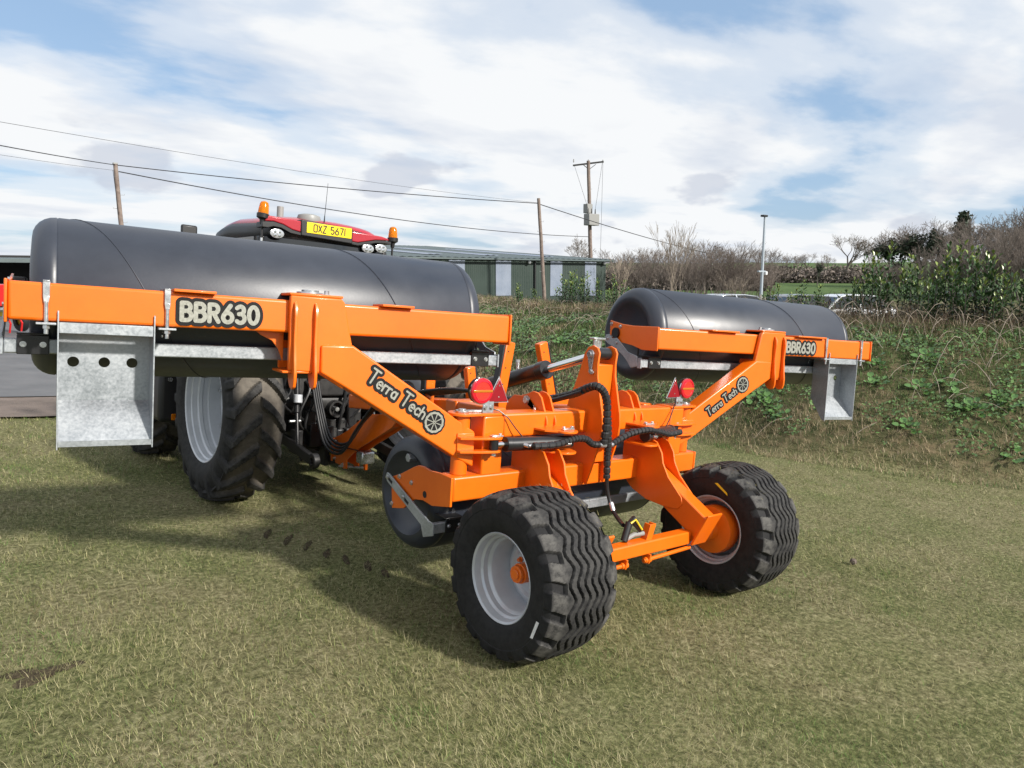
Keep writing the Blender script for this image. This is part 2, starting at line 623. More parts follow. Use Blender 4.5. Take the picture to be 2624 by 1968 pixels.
def terr(x, y):
    x = np.asarray(x, float)
    y = np.asarray(y, float)
    f = 1 - 0.6 * sm((y - 10) / 25)
    xc = np.clip(x, -8, 14)
    base = -KX * xc * f + 0.03
    b0 = xb(y)
    b = x - b0
    zb = -KX * np.minimum(b0, 14) * f + 0.03
    u = np.clip(b / 4.5, 0, 1)
    bank = zb + (1.14 - zb) * (1 - (1 - u) ** 1.5) + 0.12 * (vnoise(x, y, 1.3) - 0.5) * np.clip(b, 0, 1)
    bank = bank - 1.25 * sm((b - 6.8) / 6)
    z = np.where(b > 0, bank, base)
    r = np.hypot(x, y)
    z = z + 0.016 * np.maximum(0, r - 75) + (vnoise(x, y, 60) - 0.5) * 4 * np.clip((r - 90) / 200, 0, 1)
    z = z + np.where(b > 0, 0, 0.018 * (vnoise(x, y, 0.9) - 0.5) + 0.03 * (vnoise(x + 9, y, 2.7) - 0.5)) * np.clip((r - 0.5) / 2, 0, 1)
    return z


def tz(x, y):
    return float(terr(np.array([x]), np.array([y]))[0])


def build_ground():
    rs = np.concatenate([np.arange(0.0, 24, 0.22), np.geomspace(24.2, 900, 75)])
    na = 288
    th = np.linspace(0, 2 * np.pi, na, endpoint=False)
    X = rs[:, None] * np.cos(th)[None] + 2.0
    Y = rs[:, None] * np.sin(th)[None] + 3.0
    Z = terr(X, Y)
    v = np.stack([X, Y, Z], -1).reshape(-1, 3)
    i = np.arange(len(rs) - 1)[:, None]
    k = np.arange(na)[None]
    k2 = (k + 1) % na
    q = np.stack(np.broadcast_arrays(i * na + k, (i + 1) * na + k, (i + 1) * na + k2, i * na + k2), -1).reshape(-1, 4)
    b = v[:, 0] - xb(v[:, 1])
    z0 = sm((b + 0.3 + 0.8 * (vnoise(v[:, 0], v[:, 1], 0.7) - 0.5)) / 0.7)
    r = np.hypot(v[:, 0], v[:, 1])
    z1 = sm((r - 55) / 25)
    col = np.stack([z0, z1, 0 * z0], -1)
    me = np_mesh('ground', v, q, 'ground', col, 'zone', smooth=True, quads=True)
    o = link_mesh('ground', me)
    tag(o, 'mown turf field sloping to the bank', None, None, 'structure')


def sheet(name, mname, outline_fn, xr, yr, step, lift, label):
    xs = np.arange(xr[0], xr[1], step)
    ys = np.arange(yr[0], yr[1], step)
    X, Y = np.meshgrid(xs, ys)
    Z = terr(X, Y) + lift
    v = np.stack([X, Y, Z], -1).reshape(-1, 3)
    nx, ny = len(xs), len(ys)
    q = []
    for j in range(ny - 1):
        for i in range(nx - 1):
            if outline_fn(xs[i] + step / 2, ys[j] + step / 2):
                a = j * nx + i
                q.append((a, a + 1, a + nx + 1, a + nx))
    me = np_mesh(name, v, np.array(q), mname, smooth=True, quads=True)
    o = link_mesh(name, me)
    tag(o, label, None, None, 'structure')


build_ground()
sheet('yard', 'tarmac', lambda x, y: x < xb(y) - 1.5, (-45, 9), (11.1, 60), 0.5, 0.05, 'grey tarmac yard behind the tractor')
sheet('gravel_verge', 'gravel', lambda x, y: y > 8.7 + 0.5 * float(vnoise(x, y, 1.1)) and x < xb(y) - 1.5, (-25, 5.5), (8.6, 11.6), 0.12, 0.035, 'reddish gravel strip between turf and tarmac')

# ------------------------------------------------------------------ lettering (rounded stroke letters)


def arc(cx, cy, rx, ry, a0, a1, n=12):
    return [(cx + rx * math.cos(R(a0 + (a1 - a0) * i / n)), cy + ry * math.sin(R(a0 + (a1 - a0) * i / n))) for i in range(n + 1)]


GLYPH = {
    'B': (0.52, [[(0, 0), (0, 1)], [(0, 1), (0.24, 1)] + arc(0.24, 0.77, 0.22, 0.23, 90, -90) + [(0, 0.54)], [(0, 0.54), (0.26, 0.54)] + arc(0.26, 0.27, 0.25, 0.27, 90, -90) + [(0, 0)]]),
    'R': (0.52, [[(0, 0), (0, 1)], [(0, 1), (0.24, 1)] + arc(0.24, 0.75, 0.23, 0.25, 90, -90) + [(0, 0.5)], [(0.22, 0.5), (0.5, 0)]]),
    '6': (0.54, [[(0.42, 1), (0.2, 0.66), (0.06, 0.42)], arc(0.27, 0.28, 0.26, 0.28, 0, 360, 22)]),
    '3': (0.48, [[(0.02, 0.88)] + arc(0.22, 0.76, 0.2, 0.23, 130, -90) + [(0.14, 0.53)], [(0.2, 0.53)] + arc(0.22, 0.27, 0.25, 0.27, 90, -140)]),
    '0': (0.54, [arc(0.27, 0.5, 0.26, 0.5, 0, 360, 26)]),
    'T': (0.62, [[(0, 1), (0.62, 1)], [(0.31, 1), (0.31, 0)]]),
    'e': (0.5, [[(0.02, 0.34), (0.48, 0.34)] + arc(0.25, 0.32, 0.24, 0.32, 4, 300, 20)]),
    'r': (0.32, [[(0, 0), (0, 0.64)], [(0, 0.38)] + arc(0.24, 0.38, 0.24, 0.25, 180, 70, 8)]),
    'a': (0.5, [arc(0.24, 0.31, 0.23, 0.31, 0, 360, 20), [(0.48, 0.64), (0.48, 0)]]),
    'c': (0.44, [arc(0.26, 0.32, 0.25, 0.32, 45, 315, 18)]),
    'h': (0.46, [[(0, 1), (0, 0)], [(0, 0.36)] + arc(0.23, 0.38, 0.23, 0.26, 180, 0, 12) + [(0.46, 0)]]),
    'O': (0.5, [arc(0.15, 0.85, 0.15, 0.15, 180, 90, 4) + arc(0.35, 0.85, 0.15, 0.15, 90, 0, 4) + arc(0.35, 0.15, 0.15, 0.15, 0, -90, 4) + arc(0.15, 0.15, 0.15, 0.15, 270, 180, 4) + [(0, 0.85)]]),
    'X': (0.5, [[(0, 0), (0.5, 1)], [(0, 1), (0.5, 0)]]),
    'Z': (0.5, [[(0, 1), (0.5, 1), (0, 0), (0.5, 0)]]),
    '5': (0.5, [[(0.46, 1), (0.06, 1), (0.02, 0.58), (0.2, 0.62)] + arc(0.26, 0.31, 0.24, 0.31, 80, -150, 14)]),
    '7': (0.5, [[(0, 1), (0.5, 1), (0.16, 0)]]),
    '1': (0.12, [[(0, 0.98), (0.06, 1), (0.06, 0)]]),
    ' ': (0.28, []),
}


def lettering(text, O, U, V, N, height, stroke, gap, lift, step, sizes=None, square=False):
    """flat rounded strokes on the plane O + U*u + V*v, raised along N; sizes: per-letter scale"""
    mb = MB()
    O, U, V, N = Vector(O), Vector(U), Vector(V), Vector(N)
    x = 0.0
    k = 0
    for ci, ch in enumerate(text):
        w, strokes = GLYPH[ch]
        h = height * (sizes[ci] if sizes else 1.0)
        for st in strokes:
            z = lift + step * k
            k += 1
            pts = [Vector((x + p[0] * h, p[1] * h)) for p in st]
            cl = (pts[0] - pts[-1]).length < 1e-5
            if cl:
                pts = pts[:-1]
            m = len(pts)
            left, right = [], []
            for i, p in enumerate(pts):
                a = pts[(i - 1) % m] if (cl or i > 0) else p
                b = pts[(i + 1) % m] if (cl or i < m - 1) else p
                d1 = (p - a).normalized() if (p - a).length > 1e-9 else (b - p).normalized()
                d2 = (b - p).normalized() if (b - p).length > 1e-9 else d1
                t = (d1 + d2)
                t = t.normalized() if t.length > 1e-6 else d1
                nn = Vector((-t.y, t.x))
                c = max(0.45, nn.dot(Vector((-d1.y, d1.x))))
                left.append(p + nn * (stroke / 2 / c))
                right.append(p - nn * (stroke / 2 / c))
            P3 = lambda q: O + U * q.x + V * q.y + N * z
            vs = [P3(q) for q in left] + [P3(q) for q in right]
            fs = []
            for i in range(m if cl else m - 1):
                j = (i + 1) % m
                fs.append((i, m + i, m + j, j))
            mb.add(vs, fs)
            if not cl and not square:
                for p, q in ((pts[0], pts[1]), (pts[-1], pts[-2])):
                    d = (p - q).normalized()
                    a0 = math.atan2(d.y, d.x)
                    cap = [p + Vector((math.cos(a0 - math.pi / 2 + math.pi * i / 8), math.sin(a0 - math.pi / 2 + math.pi * i / 8))) * (stroke / 2) for i in range(9)]
                    mb.add([P3(c_) + N * (step * 0.3) for c_ in cap], [tuple(range(9))])
        x += w * h + gap * h
    return mb


def text_width(text, height, gap, sizes=None):
    return sum((GLYPH[c][0] + gap) * height * (sizes[i] if sizes else 1) for i, c in enumerate(text)) - gap * height


def decal(parent, text, O, U, V, N, height, stroke, outline, gap, sizes=None):
    b = lettering(text, O, U, V, N, height, outline, gap, 0.0030, 0.00005, sizes).build('lettering_backing', 'decal_black', parent, smooth=False, recalc=False)
    s = lettering(text, O, U, V, N, height, stroke, gap, 0.0055, 0.00004, sizes).build('lettering', 'decal_silver', parent, smooth=False, recalc=False)
    return b, s


def emblem(parent, O, U, V, N, r):
    """scalloped ring-roller wheel with eight spokes on a black scalloped disc"""
    O, U, V, N = Vector(O), Vector(U), Vector(V), Vector(N)
    mb = MB()
    n = 96
    P = lambda a, rr, z: O + U * (math.cos(a) * rr) + V * (math.sin(a) * rr) + N * z
    sc = lambda a: 1 + 0.055 * abs(math.sin(a * 6.5)) ** 0.8
    mb.add([P(2 * math.pi * i / n, r * 1.16 * sc(2 * math.pi * i / n), 0.0044) for i in range(n)], [tuple(range(n))])
    mb.build('emblem_backing', 'decal_black', parent, smooth=False, recalc=False)
    mb = MB()
    vs = [P(2 * math.pi * i / n, r * 0.98 * sc(2 * math.pi * i / n), 0.0062) for i in range(n)] + [P(2 * math.pi * i / n, r * 0.80, 0.0062) for i in range(n)]
    mb.add(vs, [(i, (i + 1) % n, n + (i + 1) % n, n + i) for i in range(n)])
    for k in range(8):
        a = 2 * math.pi * k / 8 + 0.2
        d, p = U * math.cos(a) + V * math.sin(a), U * -math.sin(a) + V * math.cos(a)
        mb.add([O + d * (r * 0.12) - p * (r * 0.03) + N * 0.0062, O + d * (r * 0.81) - p * (r * 0.055) + N * 0.00625, O + d * (r * 0.81) + p * (r * 0.055) + N * 0.00625, O + d * (r * 0.12) + p * (r * 0.03) + N * 0.0062], [(0, 1, 2, 3)])
    m = 20
    vs = [P(2 * math.pi * i / m, r * 0.14, 0.0066) for i in range(m)] + [P(2 * math.pi * i / m, r * 0.06, 0.0066) for i in range(m)]
    mb.add(vs, [(i, (i + 1) % m, m + (i + 1) % m, m + i) for i in range(m)])
    mb.build('emblem', 'decal_silver', parent, smooth=False, recalc=False)


# ------------------------------------------------------------------ tyres


def tyre_mesh(name, Rt, W, rb, tread, nth, xs, shoulder, prof, muds):
    """heightfield tyre about the local x axis. xs: tread stations; prof: sidewall (x, r) from shoulder to bead"""
    th = np.linspace(0, 2 * np.pi, nth, endpoint=False)
    X, T = np.meshgrid(xs, th)
    dz, mud = tread(X, T)
    crown = Rt - shoulder * np.abs(X / (W / 2)) ** 3.2
    RR = crown + dz
    cols = [(xs[0], None)]
    sx = np.array([p[0] for p in prof])
    sr = np.array([p[1] for p in prof])
    ns = len(prof)
    Lx = np.tile(-sx[::-1], (nth, 1)); Lr = np.tile(sr[::-1], (nth, 1))
    Rx = np.tile(sx, (nth, 1)); Rr = np.tile(sr, (nth, 1))
    # shoulder notches run a little way down the sidewall
    for c_, wgt in ((0, 0.75), (1, 0.35)):
        Rr[:, c_] += dz[:, -1] * wgt * 0.5
        Rx[:, c_] += dz[:, -1] * wgt * 0.7
        Lr[:, -1 - c_] += dz[:, 0] * wgt * 0.5
        Lx[:, -1 - c_] -= dz[:, 0] * wgt * 0.7
    AX = np.concatenate([Lx, X, Rx], 1)
    AR = np.concatenate([Lr, RR, Rr], 1)
    z = np.zeros((nth, ns, 3))
    sd = z.copy()
    sd[..., 0] = muds
    M = np.concatenate([sd, mud, sd], 1)
    TT = np.tile(th[:, None], (1, AX.shape[1]))
    v = np.stack([AX, AR * np.cos(TT), AR * np.sin(TT)], -1).reshape(-1, 3)
    nc = AX.shape[1]
    i = np.arange(nth)[:, None]
    k = np.arange(nc - 1)[None]
    i2 = (i + 1) % nth
    q = np.stack(np.broadcast_arrays(i * nc + k, i2 * nc + k, i2 * nc + k + 1, i * nc + k + 1), -1).reshape(-1, 4)
    me = np_mesh(name, v, q, 'rubber', M.reshape(-1, 3), 'mud', smooth=True, quads=True)
    me.set_sharp_from_angle(angle=R(40))
    return me


def tri(u):
    u = u - np.floor(u)
    return 4 * np.abs(u - 0.5) - 1


def implement_tread(X, T):
    """zigzag circumferential ribs with notched shoulder blocks"""
    N = 18
    zz = 0.0175 * np.clip(tri(N * T / (2 * np.pi)) * 1.35, -1, 1)
    g = np.zeros_like(X)
    for x0 in (-0.128, -0.077, -0.026, 0.026, 0.077, 0.128):
        sgn = 1
        d = np.abs(X - x0 - sgn * zz)
        g = np.maximum(g, sm((0.0090 - d) / 0.005))
    ph = N * T / (2 * np.pi)
    ph = ph + np.where(X < 0, 0.5, 0.0) + np.abs(X) * 2.4
    u = ph - np.floor(ph)
    cut = sm((0.20 - np.abs(u - 0.5)) / 0.05) * sm((np.abs(X) - 0.158) / 0.012)
    g = np.maximum(g, cut)
    dz = -0.025 * g
    grain = rng.random(X.shape)
    mud = np.zeros(X.shape + (3,))
    mud[..., 0] = (1 - g) * (0.26 + 0.5 * sm((np.abs(X) - 0.14) / 0.05))
    return dz, mud


def tractor_tread(Rt, lugs, W):
    pitch = 2 * math.pi * Rt / lugs

    def f(X, T):
        a = np.abs(X)
        s = T * Rt
        left = X < 0
        sh = a * (0.62 + 0.5 * a / (W / 2))
        ph = (s - sh + np.where(left, pitch / 2, 0)) / pitch
        u = ph - np.floor(ph)
        lug = sm((0.19 - np.abs(u - 0.5)) / 0.045)
        # lugs cross the centre line a little
        lug = lug * sm((a + 0.05) / 0.06)
        dz = 0.048 * lug - 0.048
        mud = np.zeros(X.shape + (3,))
        mud[..., 0] = 0.35 * lug
        mud[..., 1] = (1 - lug) * sm((W / 2 - a) / 0.1) * 0.85
        return dz, mud
    return f


# ------------------------------------------------------------------ the land roller (machine frame: x right, y forward, z up)
ROOT = empty('land_roller', (0, 0, 0), (R(-1.372), TILT, 0))


def frame_xf(p):
    """survey frame of the main frame parts -> machine frame"""
    x, y, z = p
    return (x * (1.044 - 0.022 * y + 0.009 * z - 0.003 * y * z), 0.032 + 0.937 * y - 0.034 * z + 0.002 * y * z, -0.006 + 0.057 * y + 0.996 * z - 0.015 * y * z)


XF[0] = frame_xf
tag(ROOT, 'large orange trailed land roller with three dark drums and wings swung out', 'land roller')
OM = 'orange'


def P(name, mb, m=OM, parent=ROOT, bevel=0.004, seg=2, **k):
    return mb.build(name, m, parent, bevel=bevel, seg=seg, **k)


def rbolt(mb, p, d, r=0.011, h=0.012):
    """hexagon head with washer"""
    mb.mark()
    p, d = Vector(p), Vector(d).normalized()
    mb.cyl(p, p + d * 0.003, r * 1.5, n=14)
    mb.cyl(p + d * 0.003, p + d * h, r, n=6)
    return mb


# main frame
low = P('lower_beam', MB().box((-1.145, 0.636, 0.785), (1.145, 0.79, 0.938)), bevel=0.014, seg=3)
upp = P('upper_beam', MB().box((-0.80, 0.64, 1.16), (0.80, 0.79, 1.312)), bevel=0.014, seg=3)
for sx in (-1, 1):
    P('corner_post', MB().box((sx * 0.953 if sx < 0 else 0.80, 0.638, 0.93), (-0.80 if sx < 0 else 0.953, 0.792, 1.30)), bevel=0.01)
    # end plates carry the centre drum
    ep = [(0.636, 0.938), (0.636, 0.76), (0.84, 0.715), (0.95, 0.722), (1.05, 0.702), (1.12, 0.66), (1.19, 0.605), (1.344, 0.566), (1.375, 0.775), (1.24, 0.83), (1.09, 0.905), (1.03, 0.93), (0.97, 0.936), (0.88, 0.928), (0.77, 0.938)]
    e = P('end_plate', MB().prism(ep, (sx * 1.146, 0, 0), (0, 1, 0), (0, 0, 1), (sx * 0.016, 0, 0)), bevel=0.003)
    b = MB()
    for y, z in ((1.26, 0.805), (1.345, 0.60), (1.10, 0.80)):
        rbolt(b, (sx * 1.163, y, z), (sx, 0, 0))
    b.build('bolt', 'zinc', e)
    MB().cyl((sx * 1.163, 0.93, 0.765), (sx * 1.1642, 0.93, 0.765), 0.022, n=20).build('hole', 'dark_void', e)
    # galvanised dog-leg scraper arm with slots
    st = [(1.42, 0.775), (1.405, 0.80), (1.375, 0.798), (0.835, 0.622), (0.775, 0.622), (0.775, 0.545), (0.888, 0.505), (0.925, 0.575), (1.40, 0.742)]
    a = P('scraper_arm', MB().prism(st, (sx * 1.172, 0, 0), (0, 1, 0), (0, 0, 1), (sx * 0.010, 0, 0)), 'galv', bevel=0.002)
    b = MB()
    rbolt(b, (sx * 1.183, 1.385, 0.772), (sx, 0, 0))
    rbolt(b, (sx * 1.183, 1.165, 0.692), (sx, 0, 0))
    b.build('bolt', 'zinc', a)
    b = MB()
    for y, z in ((1.345, 0.756), (1.115, 0.674)):
        b.mark().beam((sx * 1.1826, y + 0.03, z + 0.008), (sx * 1.1826, y - 0.022, z - 0.010), 0.0018, 0.02)
    b.build('slot', 'dark_void', a, smooth=False)

# centre drum
DR = 0.376


def drum_profile(L0, L1, r=DR, c=0.10, dome=False):
    pr = [(0.05, L0 + 0.075), (0.20, L0 + 0.07), (0.255, L0 + 0.02), (r - c, L0)]
    for i in range(1, 7):
        a = math.pi / 2 * i / 6
        pr.append((r - c + c * math.sin(a), L0 + c - c * math.cos(a)))
    seams = [L0 + c, L1 - c]
    pr += [(r - 0.0035, L0 + c + 0.004), (r, L0 + c + 0.010), (r, L1 - c - 0.010), (r - 0.0035, L1 - c - 0.004)]
    for i in range(6, -1, -1):
        a = math.pi / 2 * i / 6
        pr.append((r - c + c * math.sin(a), L1 - c + c * math.cos(a)))
    if dome:
        pr += [(0.20, L1 + 0.006), (0.05, L1 + 0.008)]
    else:
        pr += [(0.255, L1 - 0.02), (0.20, L1 - 0.07), (0.05, L1 - 0.075)]
    return pr


def spiral(M, L0, L1, turns, a0, r=DR + 0.0012):
    """thin raised helical weld seam on a drum; M maps (along, x, y about axis)"""
    mb = MB()
    pts = []
    n = int(60 * abs(turns)) + 8
    for i in range(n + 1):
        u = i / n
        a = a0 + turns * 2 * math.pi * u
        pts.append(M(L0 + (L1 - L0) * u, r * math.cos(a), r * math.sin(a)))
    mb.tube(pts, 0.0030, n=5)
    return mb


CY, CZ = 1.199, 0.736
XF[0] = None
dr = MB().lathe(drum_profile(-1.128, 1.128), (0, CY, CZ), (1, 0, 0), n=72).build('centre_drum', 'roller', ROOT, angle=50)
b = MB()
for sx in (-1, 1):
    b.mark().cyl((sx * 1.02, CY, CZ), (sx * 1.15, CY, CZ), 0.045, n=20)
b.build('axle_stub', 'black_paint', dr)
b = MB()
b.cyl((-1.05, CY - 0.02, CZ + 0.235), (-1.138, CY - 0.02, CZ + 0.235), 0.030, n=6)
b.build('filler_plug', 'galv', dr, bevel=0.003)
spiral(lambda u, x, y: (u, CY + x, CZ + y), -1.0, 1.0, 1.3, 0.4).build('weld_seam', 'roller', dr)
XF[0] = frame_xf


def scraper(s0, s1, F, clamps, parent=ROOT):
    """galvanised scraper bar with black clamp plates; F maps (s, t, z) to machine space"""
    M = F
    mb = MB().box((s0, 0.0, 0.0), (s1, 0.030, 0.068), M)
    o = P('scraper_bar', mb, 'galv', parent, bevel=0.006)
    MB().box((s0 - 0.012, -0.006, -0.006), (s0 - 0.0003, 0.038, 0.074), M).build('end_cap', 'galv', o, bevel=0.002)
    MB().box((s1 + 0.0003, -0.006, -0.006), (s1 + 0.012, 0.038, 0.074), M).build('end_cap', 'galv', o, bevel=0.002)
    for c in clamps:
        mb = MB().box((c - 0.062, -0.010, -0.004), (c + 0.062, -0.0006, 0.084), M)
        mb.box((c - 0.062, -0.010, 0.0845), (c + 0.062, 0.15, 0.094), M)
        mb.box((c - 0.058, 0.14, 0.0945), (c - 0.048, 0.152, 0.16), M)
        k = mb.build('clamp_plate', 'black_paint', o, bevel=0.003)
        bb = MB()
        for d in (-0.038, 0.038):
            p = M @ Vector((c + d, -0.0105, 0.042))
            n = (M @ Vector((c + d, -1.0, 0.042)) - p).normalized()
            rbolt(bb, p, n, 0.009, 0.011)
        bb.build('bolt', 'zinc', k)
    return o


scraper(-1.165, 1.165, Matrix.Translation((0, 0.80, 0.545)), (-1.02, 1.02))

# lifting tower
tp = [(0.60, 0.80), (0.565, 0.90), (0.52, 1.05), (0.497, 1.15), (0.490, 1.23), (0.50, 1.30), (0.53, 1.40), (0.575, 1.55), (0.585, 1.64), (0.578, 1.715), (0.60, 1.748), (0.645, 1.762), (0.69, 1.748), (0.722, 1.705), (0.75, 1.60), (0.80, 1.46), (0.845, 1.36), (0.86, 1.29), (0.86, 0.92), (0.80, 0.86)]
for x in (-0.092, 0.076):
    t = P('tower_plate', MB().prism(tp, (x, 0, 0), (0, 1, 0), (0, 0, 1), (0.016, 0, 0)), bevel=0.003)
    if x < 0:
        MB().prism([(0.652 + 0.032 * math.cos(R(a)), 1.70 + 0.032 * math.sin(R(a))) for a in range(-20, 201, 20)] + [(0.652 - 0.022 + 0.0, 1.60)] + [(0.65 - 0.02 + 0.022 * math.cos(R(a)), 1.585 + 0.022 * math.sin(R(a))) for a in range(190, 351, 20)], (x - 0.0105, 0, 0), (0, 1, 0), (0, 0, 1), (0.010, 0, 0)).build('retaining_tab', 'zinc', t, bevel=0.002)
        b = MB()
        rbolt(b, (x - 0.011, 0.652, 1.70), (-1, 0, 0), 0.021, 0.018)
        rbolt(b, (x - 0.011, 0.632, 1.585), (-1, 0, 0), 0.013, 0.014)
        b.build('bolt', 'zinc', t)
P('tower_column', MB().box((-0.0755, 0.60, 0.95), (0.0755, 0.7, 1.635)), bevel=0.006)
P('tower_pin', MB().cyl((-0.12, 0.652, 1.70), (0.115, 0.652, 1.70), 0.02, n=20), 'zinc', bevel=0.003)
P('pin_cluster', MB().cyl((-0.06, 0.66, 1.735), (-0.06, 0.66, 1.80), 0.016, n=12).cyl((-0.03, 0.67, 1.735), (-0.03, 0.67, 1.805), 0.016, n=12).cyl((0.0, 0.68, 1.735), (0.0, 0.68, 1.80), 0.016, n=12).box((-0.085, 0.645, 1.80), (0.025, 0.695, 1.815)), 'zinc', bevel=0.003)

# big lift cylinder from tower to drawbar
XF[0] = None
ca, cb_, cc = Vector((0.005, 0.59, 1.713)), Vector((0, 1.15, 1.556)), Vector((-0.02, 1.95, 1.335))
lc = MB().tube([cb_ + (ca - cb_).normalized() * 0.01, cc], 0.062, n=28).build('lift_cylinder', 'black_paint', ROOT, bevel=0.004)
MB().tube([ca + (cb_ - ca).normalized() * 0.045, cb_], 0.031, n=24).build('rod', 'chrome', lc)
MB().cyl((-0.062, 0.59, 1.713), (0.068, 0.59, 1.713), 0.042, n=24).build('rod_eye', 'black_paint', lc, bevel=0.003)
d = (cc - cb_).normalized()
MB().cyl(cb_ - d * 0.035, cb_ + d * 0.045, 0.070, n=28).build('gland', 'black_paint', lc, bevel=0.004)
MB().cyl(cb_ + d * 0.30 + Vector((0, 0, 0.05)), cb_ + d * 0.30 + Vector((0, 0.0, 0.12)), 0.014, n=10).cyl(cb_ + d * 0.30 + Vector((0, 0, 0.12)), cb_ + d * 0.30 + Vector((0, 0.0, 0.14)), 0.019, n=6).build('fitting', 'zinc', lc)

# drawbar
XF[0] = None
DB0, DB1 = Vector((0.0, 0.76, 1.27)), Vector((-0.27, 3.47, 1.075))
db = P('drawbar', MB().beam(DB0, DB1, 0.20, 0.13), bevel=0.012, seg=3)
MB().beam((-0.02, 1.20, 1.30), (-0.80, 1.20, 1.30), 0.12, 0.085).build('cross_member', OM, db, bevel=0.01)
MB().beam((-0.02, 1.20, 1.30), (0.76, 1.20, 1.30), 0.12, 0.085).build('cross_member', OM, db, bevel=0.01)
for sx in (-1, 1):
    MB().beam((sx * 0.74, 0.74, 1.295), (sx * 0.74, 1.2, 1.295), 0.10, 0.085).build('side_member', OM, db, bevel=0.01)
for x in (-0.345, -0.215):
    MB().prism([(2.55, 1.06), (3.05, 1.0), (3.24, 0.93), (3.55, 0.76), (3.74, 0.685), (3.77, 0.66), (3.765, 0.46), (3.72, 0.43), (3.60, 0.425), (3.56, 0.40), (3.50, 0.41), (3.50, 0.50), (3.40, 0.57), (3.2, 0.68), (2.7, 0.92)], (x, 0, 0), (0, 1, 0), (0, 0, 1), (0.018, 0, 0)).build('tongue_plate', OM, db, bevel=0.003)
MB().beam((-0.272, 2.75, 0.97), (-0.272, 3.62, 0.60), 0.108, 0.10).build('tongue_core', OM, db, bevel=0.004)
h = MB().box((-0.36, 3.772, 0.44), (-0.19, 3.80, 0.67)).build('hitch_plate', OM, db, bevel=0.004)
b = MB()
for y, z in ((3.735, 0.645), (3.735, 0.545), (3.735, 0.475), (3.57, 0.44)):
    rbolt(b, (-0.3455, y, z), (-1, 0, 0), 0.013, 0.016)
b.build('bolt', 'zinc', h)
MB().cyl((-0.272, 3.80, 0.53), (-0.272, 3.90, 0.53), 0.032, n=16).lathe([(0.035, -0.02), (0.06, -0.02), (0.06, 0.02), (0.035, 0.02)], (-0.272, 3.94, 0.53), (0, 0, 1), n=20, closed=True).build('hitch_eye', OM, db)
MB().box((-0.33, 3.84, 0.47), (-0.21, 3.90, 0.58)).build('eye_guard', 'yellow_paint', db, bevel=0.012)
cb = MB().box((-0.34, 3.20, 0.50), (-0.20, 3.33, 0.62)).build('control_box', 'zinc', db, bevel=0.02, seg=3)
MB().tube([(-0.37, 3.60, 0.42), (-0.20, 3.38, 0.43)], 0.010, n=8).build('locking_pin', 'zinc', db)
MB().box((-0.215, 3.36, 0.41), (-0.185, 3.40, 0.49)).build('pin_bracket', OM, db, bevel=0.003)
MB().tube([(-0.35, 3.70, 0.66), (-0.36, 3.55, 0.60), (-0.35, 3.45, 0.62), (-0.345, 3.28, 0.625)], 0.005, n=6).build('box_cable', 'hose', db)

# cradle posts that the wing drums rest on when folded
for (xb0, xt, y, z0, zt, pad) in ((-0.225, -0.145, 1.40, 1.26, 1.752, -1), (0.335, 0.185, 1.40, 1.26, 1.757, 1), (-0.315, -0.30, 2.20, 1.15, 1.60, -1), (0.16, 0.10, 2.20, 1.15, 1.505, 1)):
    po = P('cradle_post', MB().beam((xb0, y, z0), (xt, y, zt), 0.088, 0.062, up=(0, 1, 0)), bevel=0.008)
    dx = Vector((pad * 0.053, 0, 0))
    p = MB().beam(Vector((xb0, y, z0 + 0.02)) + dx, Vector((xt, y, zt)) + dx, 0.016, 0.058, up=(0, 1, 0)).build('rubber_pad', 'black_plastic', po, bevel=0.002)
    hb = MB()
    for u in (0.35, 0.6, 0.85):
        q = Vector((xb0, y, z0)).lerp(Vector((xt, y, zt)), u)
        hb.mark().cyl(q + Vector((-0.012, -0.0312, 0)), q + Vector((-0.012, -0.0325, 0)), 0.006, n=10)
    hb.build('hole', 'dark_void', po)
XF[0] = frame_xf

# wheel legs, axle
AX = (0.12, 0.50)
for sx in (-1, 1):
    for x in (0.47, 0.60):
        g = [(0.79, 1.13), (0.60, 1.13), (0.47, 1.09), (0.415, 1.02), (0.395, 0.95), (0.335, 0.86), (0.20, 0.745), (0.185, 0.70), (0.225, 0.655), (0.36, 0.645), (0.52, 0.655), (0.66, 0.70), (0.745, 0.76), (0.79, 0.79)]
        P('leg_gusset', MB().prism(g, (sx * x - 0.007, 0, 0), (0, 1, 0), (0, 0, 1), (0.014, 0, 0)), bevel=0.003)
    P('wheel_leg', MB().beam((sx * 0.535, 0.66, 0.89), (sx * 0.528, 0.012, 0.567), 0.118, 0.185), bevel=0.01)
    P('axle_end_plate', MB().beam((sx * 0.526, 0.0115, 0.5667), (sx * 0.526, -0.002, 0.560), 0.158, 0.262), bevel=0.003)
axle = P('axle_beam', MB().box((-0.46, 0.075, 0.447), (0.46, 0.165, 0.537)), bevel=0.010, seg=3)
# brake rod with brackets under the axle
MB().cyl((-0.45, 0.09, 0.405), (-0.18, 0.09, 0.405), 0.014, n=12).mark().cyl((0.0, 0.09, 0.405), (0.47, 0.09, 0.42), 0.014, n=12).build('brake_rod', OM, axle)
for x in (-0.19, 0.03):
    MB().prism([(0.06, 0.449), (0.15, 0.449), (0.12, 0.385), (0.07, 0.385)], (x, 0, 0), (0, 1, 0), (0, 0, 1), (0.012, 0, 0)).cyl((x - 0.02, 0.092, 0.405), (x + 0.035, 0.092, 0.405), 0.021, n=14).build('rod_bracket', OM, axle, bevel=0.002)
